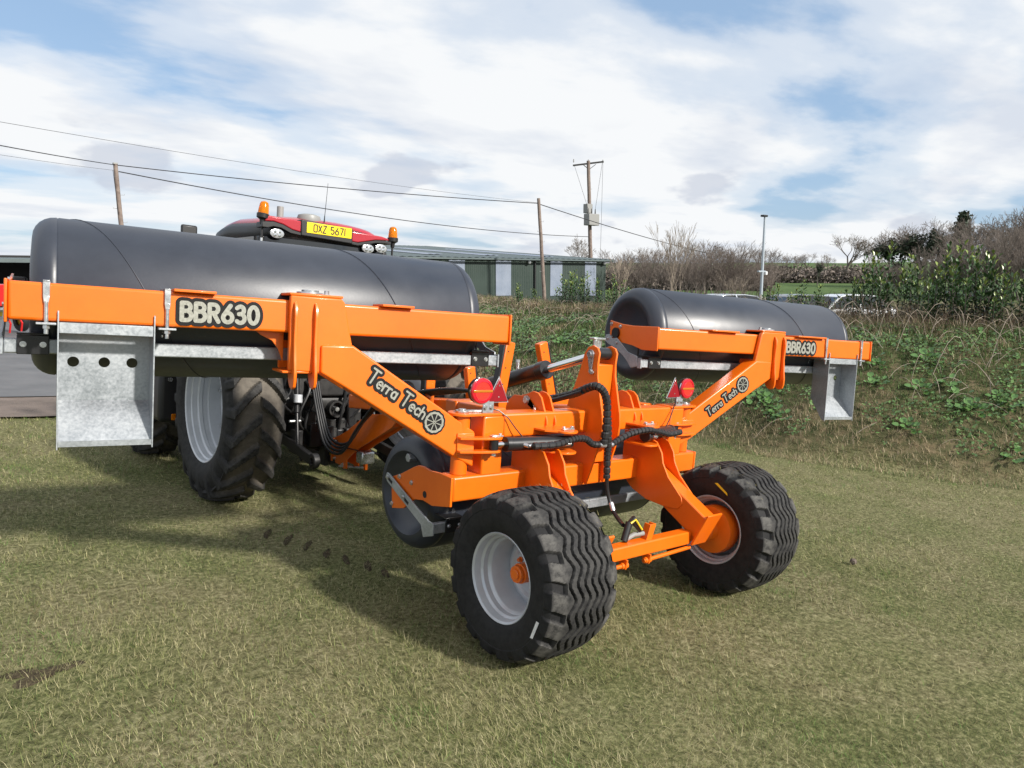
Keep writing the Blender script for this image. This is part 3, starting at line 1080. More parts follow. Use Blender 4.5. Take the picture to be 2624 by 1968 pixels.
# depth-stop valve on the axle
vp = MB()
vp.prism([(0, 0), (0.055, 0), (0.055, 0.012), (0.012, 0.012), (0.012, 0.043), (0.055, 0.043), (0.055, 0.055), (0, 0.055)], (0.02, 0.10, 0.535), (0, 1, 0), (1, 0, 0), (0.03, 0.0, 0.10))
vp.build('valve_post', OM, axle, bevel=0.002)
MB().tube([(-0.15, 0.14, 0.545), (-0.105, 0.15, 0.66)], 0.024, n=14).build('valve_body', 'black_plastic', axle)
MB().tube([(-0.11, 0.15, 0.64), (-0.075, 0.15, 0.675), (-0.01, 0.13, 0.60)], [0.02, 0.026, 0.02], n=12).build('valve_head', 'black_plastic', axle)
MB().tube([(-0.115, 0.128, 0.66), (-0.08, 0.12, 0.682), (-0.02, 0.11, 0.61)], 0.007, n=8).build('valve_spring', 'yellow_paint', axle)
MB().tube([(-0.14, 0.15, 0.545), (-0.05, 0.15, 0.57), (0.03, 0.14, 0.57)], 0.016, n=10).build('valve_rod', 'grey_plastic', axle)

# road wheels
XF[0] = None
AX = (0.119, 0.501)
WR, WX = 0.468, 0.978
TX = np.linspace(-0.23, 0.23, 92)
PROF = [(0.242, 0.427), (0.2485, 0.405), (0.2495, 0.375), (0.247, 0.372), (0.249, 0.345), (0.245, 0.310), (0.237, 0.275), (0.226, 0.252), (0.218, 0.243), (0.208, 0.235)]
TY = tyre_mesh('tyre', WR, 0.46, 0.24, implement_tread, 18 * 24, TX, 0.034, PROF, 0.04)
for sx in (-1, 1):
    c = (sx * WX, AX[0], AX[1])
    rim = MB().lathe([(0.243, -0.206), (0.250, -0.216), (0.243, -0.224), (0.232, -0.216), (0.226, -0.185), (0.214, -0.178), (0.213, -0.15), (0.200, -0.14), (0.197, -0.06), (0.197, 0.115), (0.200, 0.122), (0.213, 0.135), (0.214, 0.165), (0.226, 0.176), (0.2285, 0.20), (0.232, 0.216), (0.243, 0.224), (0.250, 0.216), (0.243, 0.206)], c, (sx, 0, 0), n=64).build('wheel', 'rim', ROOT, angle=30)
    ty = link_mesh('tyre', TY, rim)
    ty.location = c
    ty.rotation_euler = (0.37 if sx > 0 else 0, 0, 0)
    MB().lathe([(0.199, -0.02), (0.187, -0.012), (0.165, 0.004), (0.150, 0.004), (0.135, -0.012), (0.075, -0.018), (0.0, -0.018)], c, (sx, 0, 0), n=48).lathe([(0.199, -0.028), (0.187, -0.020), (0.165, -0.006), (0.150, -0.006), (0.135, -0.022), (0.0, -0.028)], c, (sx, 0, 0), n=48).build('wheel_disc', 'rim', rim)
    MB().cyl(Vector(c) + Vector((sx * -0.0175, 0, 0)), Vector(c) + Vector((sx * 0.085, 0, 0)), 0.056, n=28).cyl(Vector(c) + Vector((sx * 0.085, 0, 0)), Vector(c) + Vector((sx * 0.11, 0, 0)), 0.049, n=10).cyl(Vector(c) + Vector((sx * 0.11, 0, 0)), Vector(c) + Vector((sx * 0.118, 0, 0)), 0.03, n=20).build('hub_cap', OM, rim, bevel=0.006)
    b = MB()
    for k in range(6):
        a = R(60 * k + 20)
        rbolt(b, (c[0] - sx * 0.012, c[1] + 0.105 * math.cos(a), c[2] + 0.105 * math.sin(a)), (sx, 0, 0), 0.011, 0.02)
    b.build('wheel_nut', OM, rim)
    MB().lathe([(0.05, -0.32), (0.07, -0.30), (0.075, -0.24), (0.14, -0.232), (0.165, -0.225), (0.172, -0.20), (0.172, -0.14), (0.16, -0.10), (0.12, -0.092)], c, (sx, 0, 0), n=40).build('brake_drum', OM, rim)
    MB().cyl((c[0] - sx * 0.48, c[1], c[2]), (c[0] - sx * 0.25, c[1], c[2]), 0.048, n=20).build('stub_axle', OM, rim)
    MB().box((c[0] + sx * 0.03, c[1] - 0.035, c[2] + 0.188), (c[0] + sx * 0.10, c[1] + 0.03, c[2] + 0.197)).build('balance_tag', 'white_sticker', rim, bevel=0.004)
# blades of grass caught on the inner shoulders of the tyres
for sx in (-1, 1):
    gm = MB()
    for k in range(90):
        a = R(random.uniform(40, 150))
        x = sx * WX - sx * random.uniform(0.12, 0.235)
        r_ = WR - 0.01
        p = Vector((x, AX[0] - r_ * math.cos(a) * 1.0, AX[1] + r_ * math.sin(a)))
        d = Vector((random.uniform(-1, 1), random.uniform(-1, 1), random.uniform(-0.3, 0.6))).normalized() * random.uniform(0.015, 0.05)
        q = d.cross(Vector((0, 0, 1))).normalized() * 0.0014
        gm.add([p - q, p + q, p + d], [(0, 1, 2)])
    o = gm.build('caught_grass', 'straw', ROOT, smooth=False, recalc=False)
    tag(o, kind='stuff')
# stickers on the sidewalls


def sidewall_patch(xface, cy, cz, pts, m, nm):
    mb = MB()
    vs = [(xface, cy + p[0], cz + p[1]) for p in pts]
    mb.add(vs, [tuple(range(len(vs)))])
    return mb.build(nm, m, ROOT, smooth=False, recalc=False)


sidewall_patch(-WX - 0.2515, AX[0], AX[1], [(-0.315, -0.215), (-0.295, -0.215), (-0.335, -0.115), (-0.355, -0.118)], 'white_sticker', 'sticker')
sidewall_patch(WX - 0.2515, AX[0], AX[1], [(-0.025, 0.345), (-0.05, 0.35), (-0.13, 0.295), (-0.135, 0.275)], 'yellow_paint', 'sticker')

# wings ------------------------------------------------------------------
WING_YAW = {-1: R(-8.18), 1: R(12.36)}      # the left wing stands a little forward, the right one back
PIVOT = (1.107, 0.653)


def wing_matrix(side):
    a = WING_YAW[side]
    e = Vector((-math.cos(a), -math.sin(a), 0))
    n = Vector((-math.sin(a), math.cos(a), 0))
    o = Vector((-PIVOT[0], PIVOT[1], 0)) - e * 0.323 + n * 0.025
    if side > 0:
        for q in (e, n, o):
            q.x = -q.x
    return Matrix(((e.x, n.x, 0, o.x), (e.y, n.y, 0, o.y), (0, 0, 1, 0), (0, 0, 0, 1)))


def holed_panel(s0, s1, z0, z1, holes, zc, r, _f, F, t0=0.150, th=0.006):
    """plate with round openings cut through it"""
    m = MB()
    h = 0.05
    cuts = [s0] + [(holes[k] + holes[k + 1]) / 2 for k in range(len(holes) - 1)] + [s1]

    def quad(a, b, c, d):
        m.box((a, t0, c), (b, t0 + th, d), None)
    for c, d in ((z0, zc - h), (zc + h, z1)):
        quad(s0, s1, c, d)
    for k, hc in enumerate(holes):
        a, b, c, d = cuts[k], cuts[k + 1], zc - h, zc + h
        ang = sorted([2 * math.pi * i / 28 for i in range(28)] + [math.atan2(z - zc, x - hc) % (2 * math.pi) for x in (a, b) for z in (c, d)])
        n = len(ang)
        inn, out = [], []
        for t in ang:
            cx, sx_ = math.cos(t), math.sin(t)
            q = min(((b - hc) / cx if cx > 1e-9 else (a - hc) / cx if cx < -1e-9 else 9), ((d - zc) / sx_ if sx_ > 1e-9 else (c - zc) / sx_ if sx_ < -1e-9 else 9))
            inn.append((hc + r * cx, zc + r * sx_))
            out.append((hc + q * cx, zc + q * sx_))
        vs = [(x, t0, z) for x, z in out] + [(x, t0, z) for x, z in inn] + [(x, t0 + th, z) for x, z in out] + [(x, t0 + th, z) for x, z in inn]
        fs = []
        for i in range(n):
            j = (i + 1) % n
            fs += [(i, j, n + j, n + i), (2 * n + i, 3 * n + i, 3 * n + j, 2 * n + j), (n + i, n + j, 3 * n + j, 3 * n + i)]
        m.add(vs, fs)
    m.v = [tuple(F(*p)) for p in m.v]
    return m


def wing(side):
    XF[0] = None
    M = wing_matrix(side)
    F = lambda s, t, z: M @ Vector((s, t, z))
    e3 = (M @ Vector((1, 0, 0)) - M @ Vector((0, 0, 0)))
    n3 = (M @ Vector((0, 1, 0)) - M @ Vector((0, 0, 0)))
    rear = -n3
    Z = Vector((0, 0, 1))
    Lft = side < 0
    rd = -e3 if Lft else e3            # reading direction
    BW = 2.563
    beam = P('wing_beam', MB().box((0.012, 0, 1.756), (BW - 0.012, 0.165, 1.924), M), bevel=0.014, seg=3)
    # end plates reaching forward to the drum bearings
    for s in (0.0, BW):
        w = 0.012 if s == 0 else -0.012
        pl = [(-0.006, 1.931), (-0.006, 1.744), (0.18, 1.744), (0.31, 1.775), (0.62, 1.81), (0.625, 1.975), (0.46, 1.945), (0.31, 1.934)]
        ep = MB().prism([(a, z) for a, z in pl], F(s, 0, 0), n3, Z, e3 * w).build('end_plate', OM, ROOT, bevel=0.004)
        b = MB()
        for t, z in ((0.600, 1.945), (0.475, 1.925), (0.59, 1.835)):
            rbolt(b, F(s + (-0.0005 if s == 0 else 0.0005), t, z), -e3 if s == 0 else e3, 0.011, 0.013)
        b.build('bolt', 'zinc', ep)
        so = -1 if s == 0 else 1
        arm = [(0.645, 1.85), (0.60, 1.857), (0.555, 1.82), (0.487, 1.828), (0.433, 1.79), (0.331, 1.72), (0.208, 1.692), (0.196, 1.611), (0.28, 1.594), (0.33, 1.645), (0.394, 1.69), (0.528, 1.752), (0.612, 1.778), (0.662, 1.805)]
        ar = MB().prism(arm, F(s + so * 0.013, 0, 0), n3, Z, e3 * (so * 0.010)).build('scraper_arm', 'galv', ROOT, bevel=0.002)
        b = MB()
        for t, z in ((0.618, 1.82), (0.487, 1.79)):
            rbolt(b, F(s + so * 0.0235, t, z), e3 * so, 0.011, 0.013)
        b.build('bolt', 'zinc', ar)
    # lugs on top of the beam
    for (a, c) in (((0.67, 0.86), (1.716, 1.905)) if Lft else ((0.53, 0.83), (1.53, 1.89))):
        MB().box((a, -0.035, 1.9245), (c, 0.12, 1.938), M).build('stop_lug', OM, beam, bevel=0.003)
    # bracket joining arm to beam
    c0 = 1.065
    c1 = 1.362
    plate = [(c0 - 0.042, 1.69), (c0 - 0.026, 1.755), (c0 + 0.012, 1.93), (c0 + 0.03, 1.949), (c1, 1.949), (c1, 1.562), (c0 + 0.145, 1.553), (c0 + 0.003, 1.467), (c0 - 0.06, 1.60)]
    br = MB().prism(plate, F(0, -0.04, 0), e3, Z, n3 * 0.036).build('wing_bracket', OM, ROOT, bevel=0.008, seg=3)
    MB().box((c0 + 0.02, -0.036, 1.9495), (c1 + 0.004, 0.182, 1.963), M).build('top_flange', OM, br, bevel=0.004)
    MB().box((c0 + 0.17, -0.036, 1.548), (c1 + 0.03, 0.17, 1.5615), M).build('bottom_flange', OM, br, bevel=0.004)
    MB().box((c0 + 0.0, 0.167, 1.563), (c1, 0.181, 1.949), M).build('front_plate', OM, br, bevel=0.004)
    rp = [(-0.0405, 1.916), (-0.052, 1.912), (-0.068, 1.885), (-0.071, 1.84), (-0.065, 1.72), (-0.074, 1.62), (-0.084, 1.56), (-0.082, 1.51), (-0.070, 1.478), (-0.045, 1.466), (-0.01, 1.472), (0.02, 1.50), (0.035, 1.5475), (-0.0405, 1.5475)]
    for s in (1.232, 1.338):
        MB().prism(rp, F(s - 0.008, 0, 0), n3, Z, e3 * 0.016).build('rib', OM, br, bevel=0.003)
    gs = [(c1 + 0.001, 1.755), (c1 + 0.14, 1.755), (c1 + 0.115, 1.736), (c1 + 0.06, 1.71), (c1 + 0.025, 1.665), (c1 + 0.001, 1.60)]
    MB().prism(gs, F(0, 0.07, 0), e3, Z, n3 * 0.016).build('gusset', OM, br, bevel=0.002)
    cm = (c0 + c1) / 2 + 0.02
    MB().cyl(F(cm, 0.065, 1.9635), F(cm, 0.065, 1.974), 0.07, n=28).cyl(F(cm, 0.065, 1.974), F(cm, 0.065, 1.986), 0.045, n=28).build('pin_disc', 'zinc', br, bevel=0.002)
    b = MB()
    rbolt(b, F(cm - 0.085, 0.05, 1.9635), Z, 0.013, 0.025)
    b.build('bolt', 'zinc', br)
    # swing arm
    poly = [(0.25, 1.218), (1.025, 1.704), (1.20, 1.70), (1.20, 1.555), (1.062, 1.478), (0.371, 1.066), (0.25, 1.005)]
    arm = MB().prism(poly, F(0, -0.056, 0), e3, Z, n3 * 0.135).build('swing_arm', OM, ROOT, bevel=0.010, seg=3)
    # arm end plate and the two horizontal ram plates
    MB().box((0.256, -0.067, 1.078), (0.372, -0.0565, 1.214), M).build('arm_plate', OM, arm, bevel=0.005)
    for z in (1.180, 1.100):
        mp = [(0.37, -0.0675), (0.25, -0.0675), (0.13, -0.072), (0.105, -0.09), (0.108, -0.13), (0.14, -0.15), (0.22, -0.145), (0.37, -0.105)]
        MB().prism(mp, F(0, 0, z), e3, n3, Z * 0.014).build('ram_plate', OM, arm, bevel=0.002)
    b = MB()
    pp = F(0.145, -0.11, 0)
    b.cyl(pp + Z * 1.078, pp + Z * 1.206, 0.016, n=14)
    b.build('ram_pin', 'zinc', arm)
    MB().box((0.09, -0.127, 1.1945), (0.17, -0.093, 1.203), M).cyl(F(0.105, -0.11, 1.203), F(0.105, -0.11, 1.214), 0.010, n=6).build('retaining_tab', 'zinc', arm, bevel=0.002)
    # pivot tube and clevis plates
    XF[0] = frame_xf
    pv = Vector((side * 1.062, 0.722, 0))
    P('pivot_tube', MB().cyl(pv + Z * 0.9385, pv + Z * 1.30, 0.052, n=28), bevel=0.003)
    cl = [(1.06 + 0.085 * math.cos(R(a)), 0.722 + 0.085 * math.sin(R(a))) for a in range(-100, 101, 20)]
    cpoly = [(side * 0.80, 0.637)] + [(side * (1.075 + 0.075 * math.cos(R(a))), 0.722 + 0.085 * math.sin(R(a))) for a in range(-90, 91, 18)] + [(side * 0.80, 0.80)]
    cp = P('clevis_plate', MB().prism(cpoly, (0, 0, 1.301), (1, 0, 0), (0, 1, 0), (0, 0, 0.016)), bevel=0.003)
    MB().cyl(pv + Z * 1.3175, pv + Z * 1.329, 0.042, n=24).cyl(pv + Z * 1.329, pv + Z * 1.337, 0.024, n=20).build('pin_disc', 'zinc', cp, bevel=0.002)
    MB().beam(pv + Vector((side * -0.03, -0.01, 1.3245)), pv + Vector((side * -0.145, -0.045, 1.3245)), 0.036, 0.012).cyl(pv + Vector((side * -0.13, -0.04, 1.331)), pv + Vector((side * -0.13, -0.04, 1.347)), 0.013, n=6).build('retaining_tab', 'zinc', cp, bevel=0.002)
    MB().cyl(pv + Vector((side * -0.12, -0.05, 1.27)), pv + Vector((side * -0.12, -0.05, 1.2995)), 0.012, n=6).build('nut', 'zinc', cp)
    # drum
    XF[0] = None
    s0, s1, t, zc = 0.11, 2.475, 0.525, 1.869
    drm = MB().lathe(drum_profile(s0, s1, r=0.391, dome=True), F(0, t, zc), e3, n=80).build('wing_drum', 'roller', ROOT, angle=50)
    b = MB()
    b.cyl(F(-0.02, t, zc), F(0.2, t, zc), 0.045, n=20)
    b.mark().cyl(F(2.42, t, zc), F(2.58, t, zc), 0.045, n=20)
    b.build('axle_stub', 'black_paint', drm)
    MB().box((2.495, t - 0.07, 1.81), (2.55, t + 0.07, 1.955), M).mark().box((0.014, t - 0.07, 1.80), (0.075, t + 0.07, 1.93), M).build('bearing_block', 'black_paint', drm, bevel=0.006)
    sp = spiral(lambda u, x, y: F(u, t + x, zc + y), s0 + 0.1, s1 - 0.1, -1.65 if Lft else 1.65, (5.35 if Lft else 1.65), 0.3922)
    sp.build('weld_seam', 'roller', drm)
    # scraper bar
    SM = M @ Matrix.Translation((0, 0.161, 1.603))
    scraper(-0.008, 2.572, SM, (0.12, 2.46))
    # galvanised box clamped under the beam
    b0, b1, ub = 1.985, 2.362, (1.929, 2.410)
    hs = [(b1 - (b1 - b0) * u if Lft else b0 + (b1 - b0) * u) for u in (0.155, 0.49, 0.80)]
    bx = holed_panel(b0, b1, 1.388, 1.752, sorted(hs), 1.571, 0.024, None, F).build('galvanised_box', 'galv', ROOT, smooth=False)
    for s in (b0 - 0.006, b1):
        sp_ = [(-0.013, 1.80), (-0.007, 1.806), (-0.002, 1.795), (-0.002, 1.7545), (0.156, 1.7545), (0.156, 1.384), (0.02, 1.195), (-0.013, 1.183)]
        MB().prism(sp_, F(s, 0, 0), n3, Z, e3 * 0.006).build('side_plate', 'galv', bx, bevel=0.001)
    MB().prism([(0.1555, 1.384), (0.005, 1.205), (0.0, 1.2105), (0.1495, 1.3905)], F(b0, 0, 0), n3, Z, e3 * (b1 - b0)).build('floor_plate', 'galv', bx, smooth=False)
    MB().prism([(0.0058, 1.2045), (-0.010, 1.196), (-0.0115, 1.222), (-0.006, 1.222), (-0.003, 1.2095)], F(b0 + 0.001, 0, 0), n3, Z, e3 * (b1 - b0 - 0.002)).build('lip', 'galv', bx, smooth=False)
    MB().box((b0 + 0.0005, -0.006, 1.706), (b1 - 0.0005, 0.002, 1.7545), M).build('top_bar', 'galv', bx, bevel=0.002)
    for s in ub:
        ubm = MB()
        ubm.box((s - 0.013, -0.014, 1.865), (s + 0.013, -0.004, 1.934), M)
        ubm.box((s - 0.013, -0.014, 1.9265), (s + 0.013, 0.178, 1.935), M)
        ubm.prism([(s - 0.013, 1.866), (s + 0.013, 1.866), (s + 0.009, 1.835), (s - 0.009, 1.835)], F(0, -0.0145, 0), e3, Z, n3 * 0.008)
        ubm.cyl(F(s, -0.0105, 1.843), F(s, -0.0105, 1.70), 0.009, n=12)
        ubm.cyl(F(s, 0.1745, 1.925), F(s, 0.1745, 1.70), 0.0075, n=12)
        ubm.build('u_bolt', 'zinc', bx, bevel=0.001)
        q = 0.052
        MB().box((s - q / 2 - 0.012, -0.03, 1.7405), (s + q / 2 + 0.012, 0.19, 1.7505), M).build('clamp_strap', 'galv', bx, bevel=0.002)
        MB().cyl(F(s, -0.0085, 1.7395), F(s, -0.0085, 1.7235), 0.0145, n=6).mark().cyl(F(s, 0.1745, 1.7395), F(s, 0.1745, 1.7235), 0.0145, n=6).build('nut', 'zinc', bx)
    # lettering
    hgt = 0.082
    O = F(1.870, 0, 1.793) if Lft else F(1.425, 0, 1.793)
    decal(beam, 'BBR630', O + rd * 0.004, rd, Z, rear, hgt, 0.0205, 0.054, 0.235)
    txt = 'Terra Tech'
    sz = [1.32] + [1.0] * 4 + [1.0] + [1.32] + [1.0] * 3
    if Lft:
        p0, p1 = Vector((0.945, 0, 1.520)), Vector((0.604, 0, 1.303))
        ge = F(0.526, -0.056, 1.282)
    else:
        p0, p1 = Vector((0.535, 0, 1.242)), Vector((0.825, 0, 1.433))
        ge = F(0.882, -0.056, 1.504)
    a, c = F(p0.x, -0.056, p0.z), F(p1.x, -0.056, p1.z)
    U = (c - a).normalized()
    V = U.cross(Vector(rear)).normalized()
    if V.z < 0:
        V = -V
    span = (c - a).length
    hh = 0.07
    wtot = text_width(txt, hh, 0.19, sz)
    hh *= span / wtot
    decal(arm, txt, a, U, V, rear, hh, hh * 0.185, hh * 0.72, 0.19, sz)
    emblem(arm, ge, U, V, rear, 0.060)
    # fold ram along the rear of the upper beam
    r0 = F(0.145, -0.11, 1.146)
    r1 = Vector(frame_xf((side * 0.36, 0.50, 1.135)))
    d = (r1 - r0).normalized()
    ram = MB().tube([r0 + d * 0.085, r1], 0.043, n=22).build('fold_ram', 'black_paint', ROOT, bevel=0.004)
    MB().tube([r0 + d * 0.02, r0 + d * 0.09], 0.018, n=16).build('rod', 'chrome', ram)
    MB().cyl(r0 - Z * 0.03, r0 + Z * 0.03, 0.028, n=18).build('rod_eye', 'black_paint', ram, bevel=0.002)
    MB().tube([r0 + d * 0.078, r0 + d * 0.11], 0.046, n=22).build('gland', 'black_paint', ram, bevel=0.002)
    b = MB()
    for u in (0.19, 0.46):
        q = r0 + d * u + Vector((0, -0.035, 0.0))
        b.mark().cyl(q, q + Vector((side * -0.012, -0.03, -0.005)), 0.013, n=10)
        b.cyl(q + Vector((side * -0.012, -0.03, -0.005)), q + Vector((side * -0.06, -0.036, 0.0)), 0.011, n=10)
    b.build('fitting', 'zinc', ram)
    # lug plates that hold the ram on the frame
    XF[0] = frame_xf
    for z in (1.20, 1.065):
        lp = [(side * 0.56, 0.6395), (side * 0.54, 0.55)] + [(side * (0.40 + 0.075 * math.cos(R(a))), 0.495 + 0.065 * math.sin(R(a))) for a in range(0, -181, -20)] + [(side * 0.30, 0.6395)]
        lo = P('ram_lug', MB().prism(lp, (0, 0, z), (1, 0, 0), (0, 1, 0), (0, 0, 0.014)), bevel=0.002)
        if z > 1.1:
            MB().beam((side * 0.345, 0.50, z + 0.0205), (side * 0.435, 0.50, z + 0.0205), 0.032, 0.012).cyl((side * 0.355, 0.50, z + 0.027), (side * 0.355, 0.50, z + 0.038), 0.014, n=12).cyl((side * 0.425, 0.50, z + 0.027), (side * 0.425, 0.50, z + 0.038), 0.011, n=6).build('retaining_tab', 'zinc', lo, bevel=0.002)
    # ears on the upper beam
    for x in (0.462, 0.388):
        er = [(0.795, 1.25), (0.62, 1.225), (0.625, 1.26), (0.70, 1.40), (0.735, 1.425), (0.79, 1.432), (0.84, 1.41), (0.90, 1.385), (0.99, 1.38), (1.06, 1.33), (1.08, 1.26)]
        eo = P('ear_plate', MB().prism(er, (side * x - 0.007, 0, 0), (0, 1, 0), (0, 0, 1), (0.014, 0, 0)), bevel=0.003)
        if x > 0.45:
            MB().cyl((side * (x + 0.0075), 0.845, 1.362), (side * (x + 0.026), 0.845, 1.362), 0.022, n=18).prism([(0.845 + 0.03 * math.cos(R(a)), 1.362 + 0.03 * math.sin(R(a))) for a in range(40, 241, 20)] + [(0.74 + 0.02 * math.cos(R(a)), 1.318 + 0.02 * math.sin(R(a))) for a in range(230, 421, 20)], (side * (x + 0.0075), 0, 0), (0, 1, 0), (0, 0, 1), (side * 0.009, 0, 0)).cyl((side * (x + 0.0165), 0.74, 1.318), (side * (x + 0.028), 0.74, 1.318), 0.013, n=6).build('retaining_tab', 'zinc', eo, bevel=0.002)
    P('ear_pin', MB().cyl((side * 0.39, 0.845, 1.362), (side * 0.46, 0.845, 1.362), 0.024, n=18))
    # tail lamp and reflector triangle on a galvanised bracket
    lx, ly, lz = side * 0.977, 0.655, 1.455
    LM = Vector((lx, ly, lz))
    mb = MB().cyl(LM + Vector((0, 0.0, 0)), LM + Vector((0, 0.035, 0)), 0.080, n=36)
    lamp = mb.build('tail_lamp', 'black_plastic', ROOT, bevel=0.004)
    MB().lathe([(0.062, 0.0), (0.0785, -0.002), (0.0785, -0.010), (0.074, -0.016), (0.060, -0.018)], LM, (0, 1, 0), n=36).build('outer_ring', 'red_lens', lamp)
    MB().lathe([(0.0785, 0.006), (0.0825, 0.004), (0.0825, -0.003), (0.0785, -0.003)], LM, (0, 1, 0), n=36).build('bezel', 'chrome', lamp)
    MB().cyl(LM + Vector((0, -0.001, 0)), LM + Vector((0, -0.0165, 0)), 0.060, n=36).build('inner_lens', 'red_inner', lamp)
    MB().lathe([(0.055, -0.0168), (0.058, -0.0195), (0.061, -0.0168)], LM, (0, 1, 0), n=36).build('lens_ring', 'red_lens', lamp)
    MB().box((lx - 0.070, ly - 0.0215, lz - 0.0075), (lx + 0.070, ly - 0.0166, lz + 0.0075)).build('indicator_strip', 'amber_strip', lamp, bevel=0.002)
    tx = side * 0.843
    T3 = [(tx - 0.012 * 0, 1.530), (tx - 0.075, 1.385), (tx + 0.075, 1.385)]
    rt = lambda k: [((p[0] - tx) * k + tx, (p[1] - 1.4333) * k + 1.4333) for p in T3]
    br = MB()
    br.prism(rt(1.13), (0, 0.668, 0), (1, 0, 0), (0, 0, 1), (0, 0.004, 0))
    br.box((min(lx, tx) + (0.05 if side < 0 else 0.03), 0.6725, 1.335), (max(lx, tx) - (0.03 if side < 0 else 0.05), 0.6765, 1.44))
    x0, x1 = sorted((side * 0.955, side * 0.875))
    br.box((x0, 0.6606, 1.318), (x1, 0.6649, 1.395))
    bo = br.build('lamp_bracket', 'galv', ROOT, bevel=0.001)
    MB().prism(rt(1.0), (0, 0.660, 0), (1, 0, 0), (0, 0, 1), (0, 0.0075, 0)).build('reflector_triangle', 'red_reflector', bo, bevel=0.004)
    b = MB()
    rbolt(b, (side * 0.938, 0.660, 1.350), (0, -1, 0), 0.010, 0.012)
    rbolt(b, (side * 0.892, 0.660, 1.350), (0, -1, 0), 0.010, 0.012)
    b.mark().cyl((tx, 0.6598, 1.485), (tx, 0.6575, 1.485), 0.0045, n=8)
    b.mark().cyl((tx, 0.6598, 1.415), (tx, 0.6575, 1.415), 0.0045, n=8)
    b.build('bolt', 'zinc', bo)
    MB().tube([(side * 0.875, 0.668, 1.34), (side * 0.84, 0.645, 1.33), (side * 0.79, 0.618, 1.29), (side * 0.74, 0.60, 1.225), (side * 0.68, 0.585, 1.16), (side * 0.60, 0.56, 1.125)], 0.0042, n=6).build('lamp_cable', 'hose', ROOT)


wing(-1)
wing(1)
XF[0] = frame_xf


def smooth_path(pts, n=6):
    pts = [Vector(p) for p in pts]
    out = []
    for i in range(len(pts) - 1):
        p0, p1, p2, p3 = pts[max(i - 1, 0)], pts[i], pts[i + 1], pts[min(i + 2, len(pts) - 1)]
        for k in range(n):
            t = k / n
            out.append(0.5 * ((2 * p1) + (p2 - p0) * t + (2 * p0 - 5 * p1 + 4 * p2 - p3) * t * t + (3 * p1 - p0 - 3 * p2 + p3) * t ** 3))
    out.append(pts[-1])
    return out


def hose(name, pts, r, wrap=False):
    path = smooth_path(pts)
    h = MB().tube(path, r, n=10).build(name, 'hose', ROOT)
    if wrap:
        fine = smooth_path(pts, 24)
        ridge = [r * (1.02 if (i % 8) < 2 else 1.32) for i in range(len(fine))]
        MB().tube(fine, ridge, n=10).build('spiral_wrap', 'black_plastic', h, angle=25)
    return h


hose('hydraulic_hose', [(-0.30, 0.95, 1.34), (-0.26, 0.80, 1.38), (-0.235, 0.64, 1.43), (-0.225, 0.52, 1.485), (-0.215, 0.45, 1.505), (-0.17, 0.425, 1.47), (-0.135, 0.42, 1.39), (-0.122, 0.42, 1.26), (-0.12, 0.43, 1.12)], 0.021, True)
hose('hydraulic_hose', [(-0.34, 0.95, 1.33), (-0.30, 0.80, 1.36), (-0.265, 0.66, 1.41), (-0.245, 0.55, 1.455)], 0.017)
hose('hydraulic_hose', [(-0.105, 0.43, 1.30), (-0.095, 0.425, 1.21), (-0.077, 0.43, 1.098), (-0.073, 0.43, 1.008), (-0.062, 0.43, 0.88)], 0.019, True)
hose('hydraulic_hose', [(-0.062, 0.43, 0.89), (-0.047, 0.43, 0.802), (-0.03, 0.41, 0.72), (-0.035, 0.36, 0.66), (-0.08, 0.25, 0.63), (-0.115, 0.19, 0.63)], 0.014)
hose('hydraulic_hose', [(-0.101, 0.44, 1.114), (-0.194, 0.455, 1.118), (-0.258, 0.46, 1.154), (-0.347, 0.455, 1.164), (-0.432, 0.45, 1.152), (-0.542, 0.445, 1.136), (-0.70, 0.46, 1.135)], 0.018, True)
hose('hydraulic_hose', [(-0.046, 0.44, 1.105), (0.039, 0.455, 1.13), (0.148, 0.46, 1.165), (0.245, 0.45, 1.184), (0.347, 0.445, 1.189), (0.455, 0.45, 1.17), (0.566, 0.45, 1.148), (0.72, 0.47, 1.152)], 0.018, True)
P('tee_fitting', MB().cyl((-0.15, 0.435, 1.112), (-0.03, 0.435, 1.108), 0.018, n=10).cyl((-0.105, 0.432, 1.11), (-0.105, 0.43, 1.19), 0.014, n=6).cyl((-0.085, 0.432, 1.11), (-0.085, 0.43, 1.19), 0.014, n=6), 'zinc')
MB().tube([(-0.03, 0.40, 0.715), (-0.032, 0.37, 0.668)], 0.018, n=10).build('hose_ferrule', 'zinc', ROOT)
# hose bundle lying along the drawbar and looping to the tractor
XF[0] = None
for k in range(4):
    dx = 0.022 * k
    hose('supply_hose', [(-0.32 - dx * 0.4, 0.90, 1.36), (-0.42 - dx, 1.05, 1.37), (-0.40 - dx, 1.4, 1.38), (-0.30 - dx, 2.0, 1.30 + 0.01 * k), (-0.38 - dx, 2.7, 1.17), (-0.41 - dx, 3.05, 0.95 - 0.02 * k), (-0.44 - dx, 3.30, 0.70 - 0.03 * k), (-0.46 - dx, 3.60, 0.70 - 0.02 * k), (-0.47 - dx, 3.80, 0.98), (-0.46 - dx, 3.95, 1.28)], 0.014)

# ------------------------------------------------------------------ tractor (local frame: x right, y forward from rear axle, z from ground)
TRB = Matrix.Rotation(TILT, 4, 'Y') @ Vector((-0.28, 4.0, 0.03))
TR = empty('tractor', TRB, (0, TILT, 0))
tag(TR, 'red and black tractor with amber beacons hitched in front of the roller', 'tractor')


def T(name, mb, m='black_iron', parent=TR, bevel=0.006, seg=2, **k):
    return mb.build(name, m, parent, bevel=bevel, seg=seg, **k)


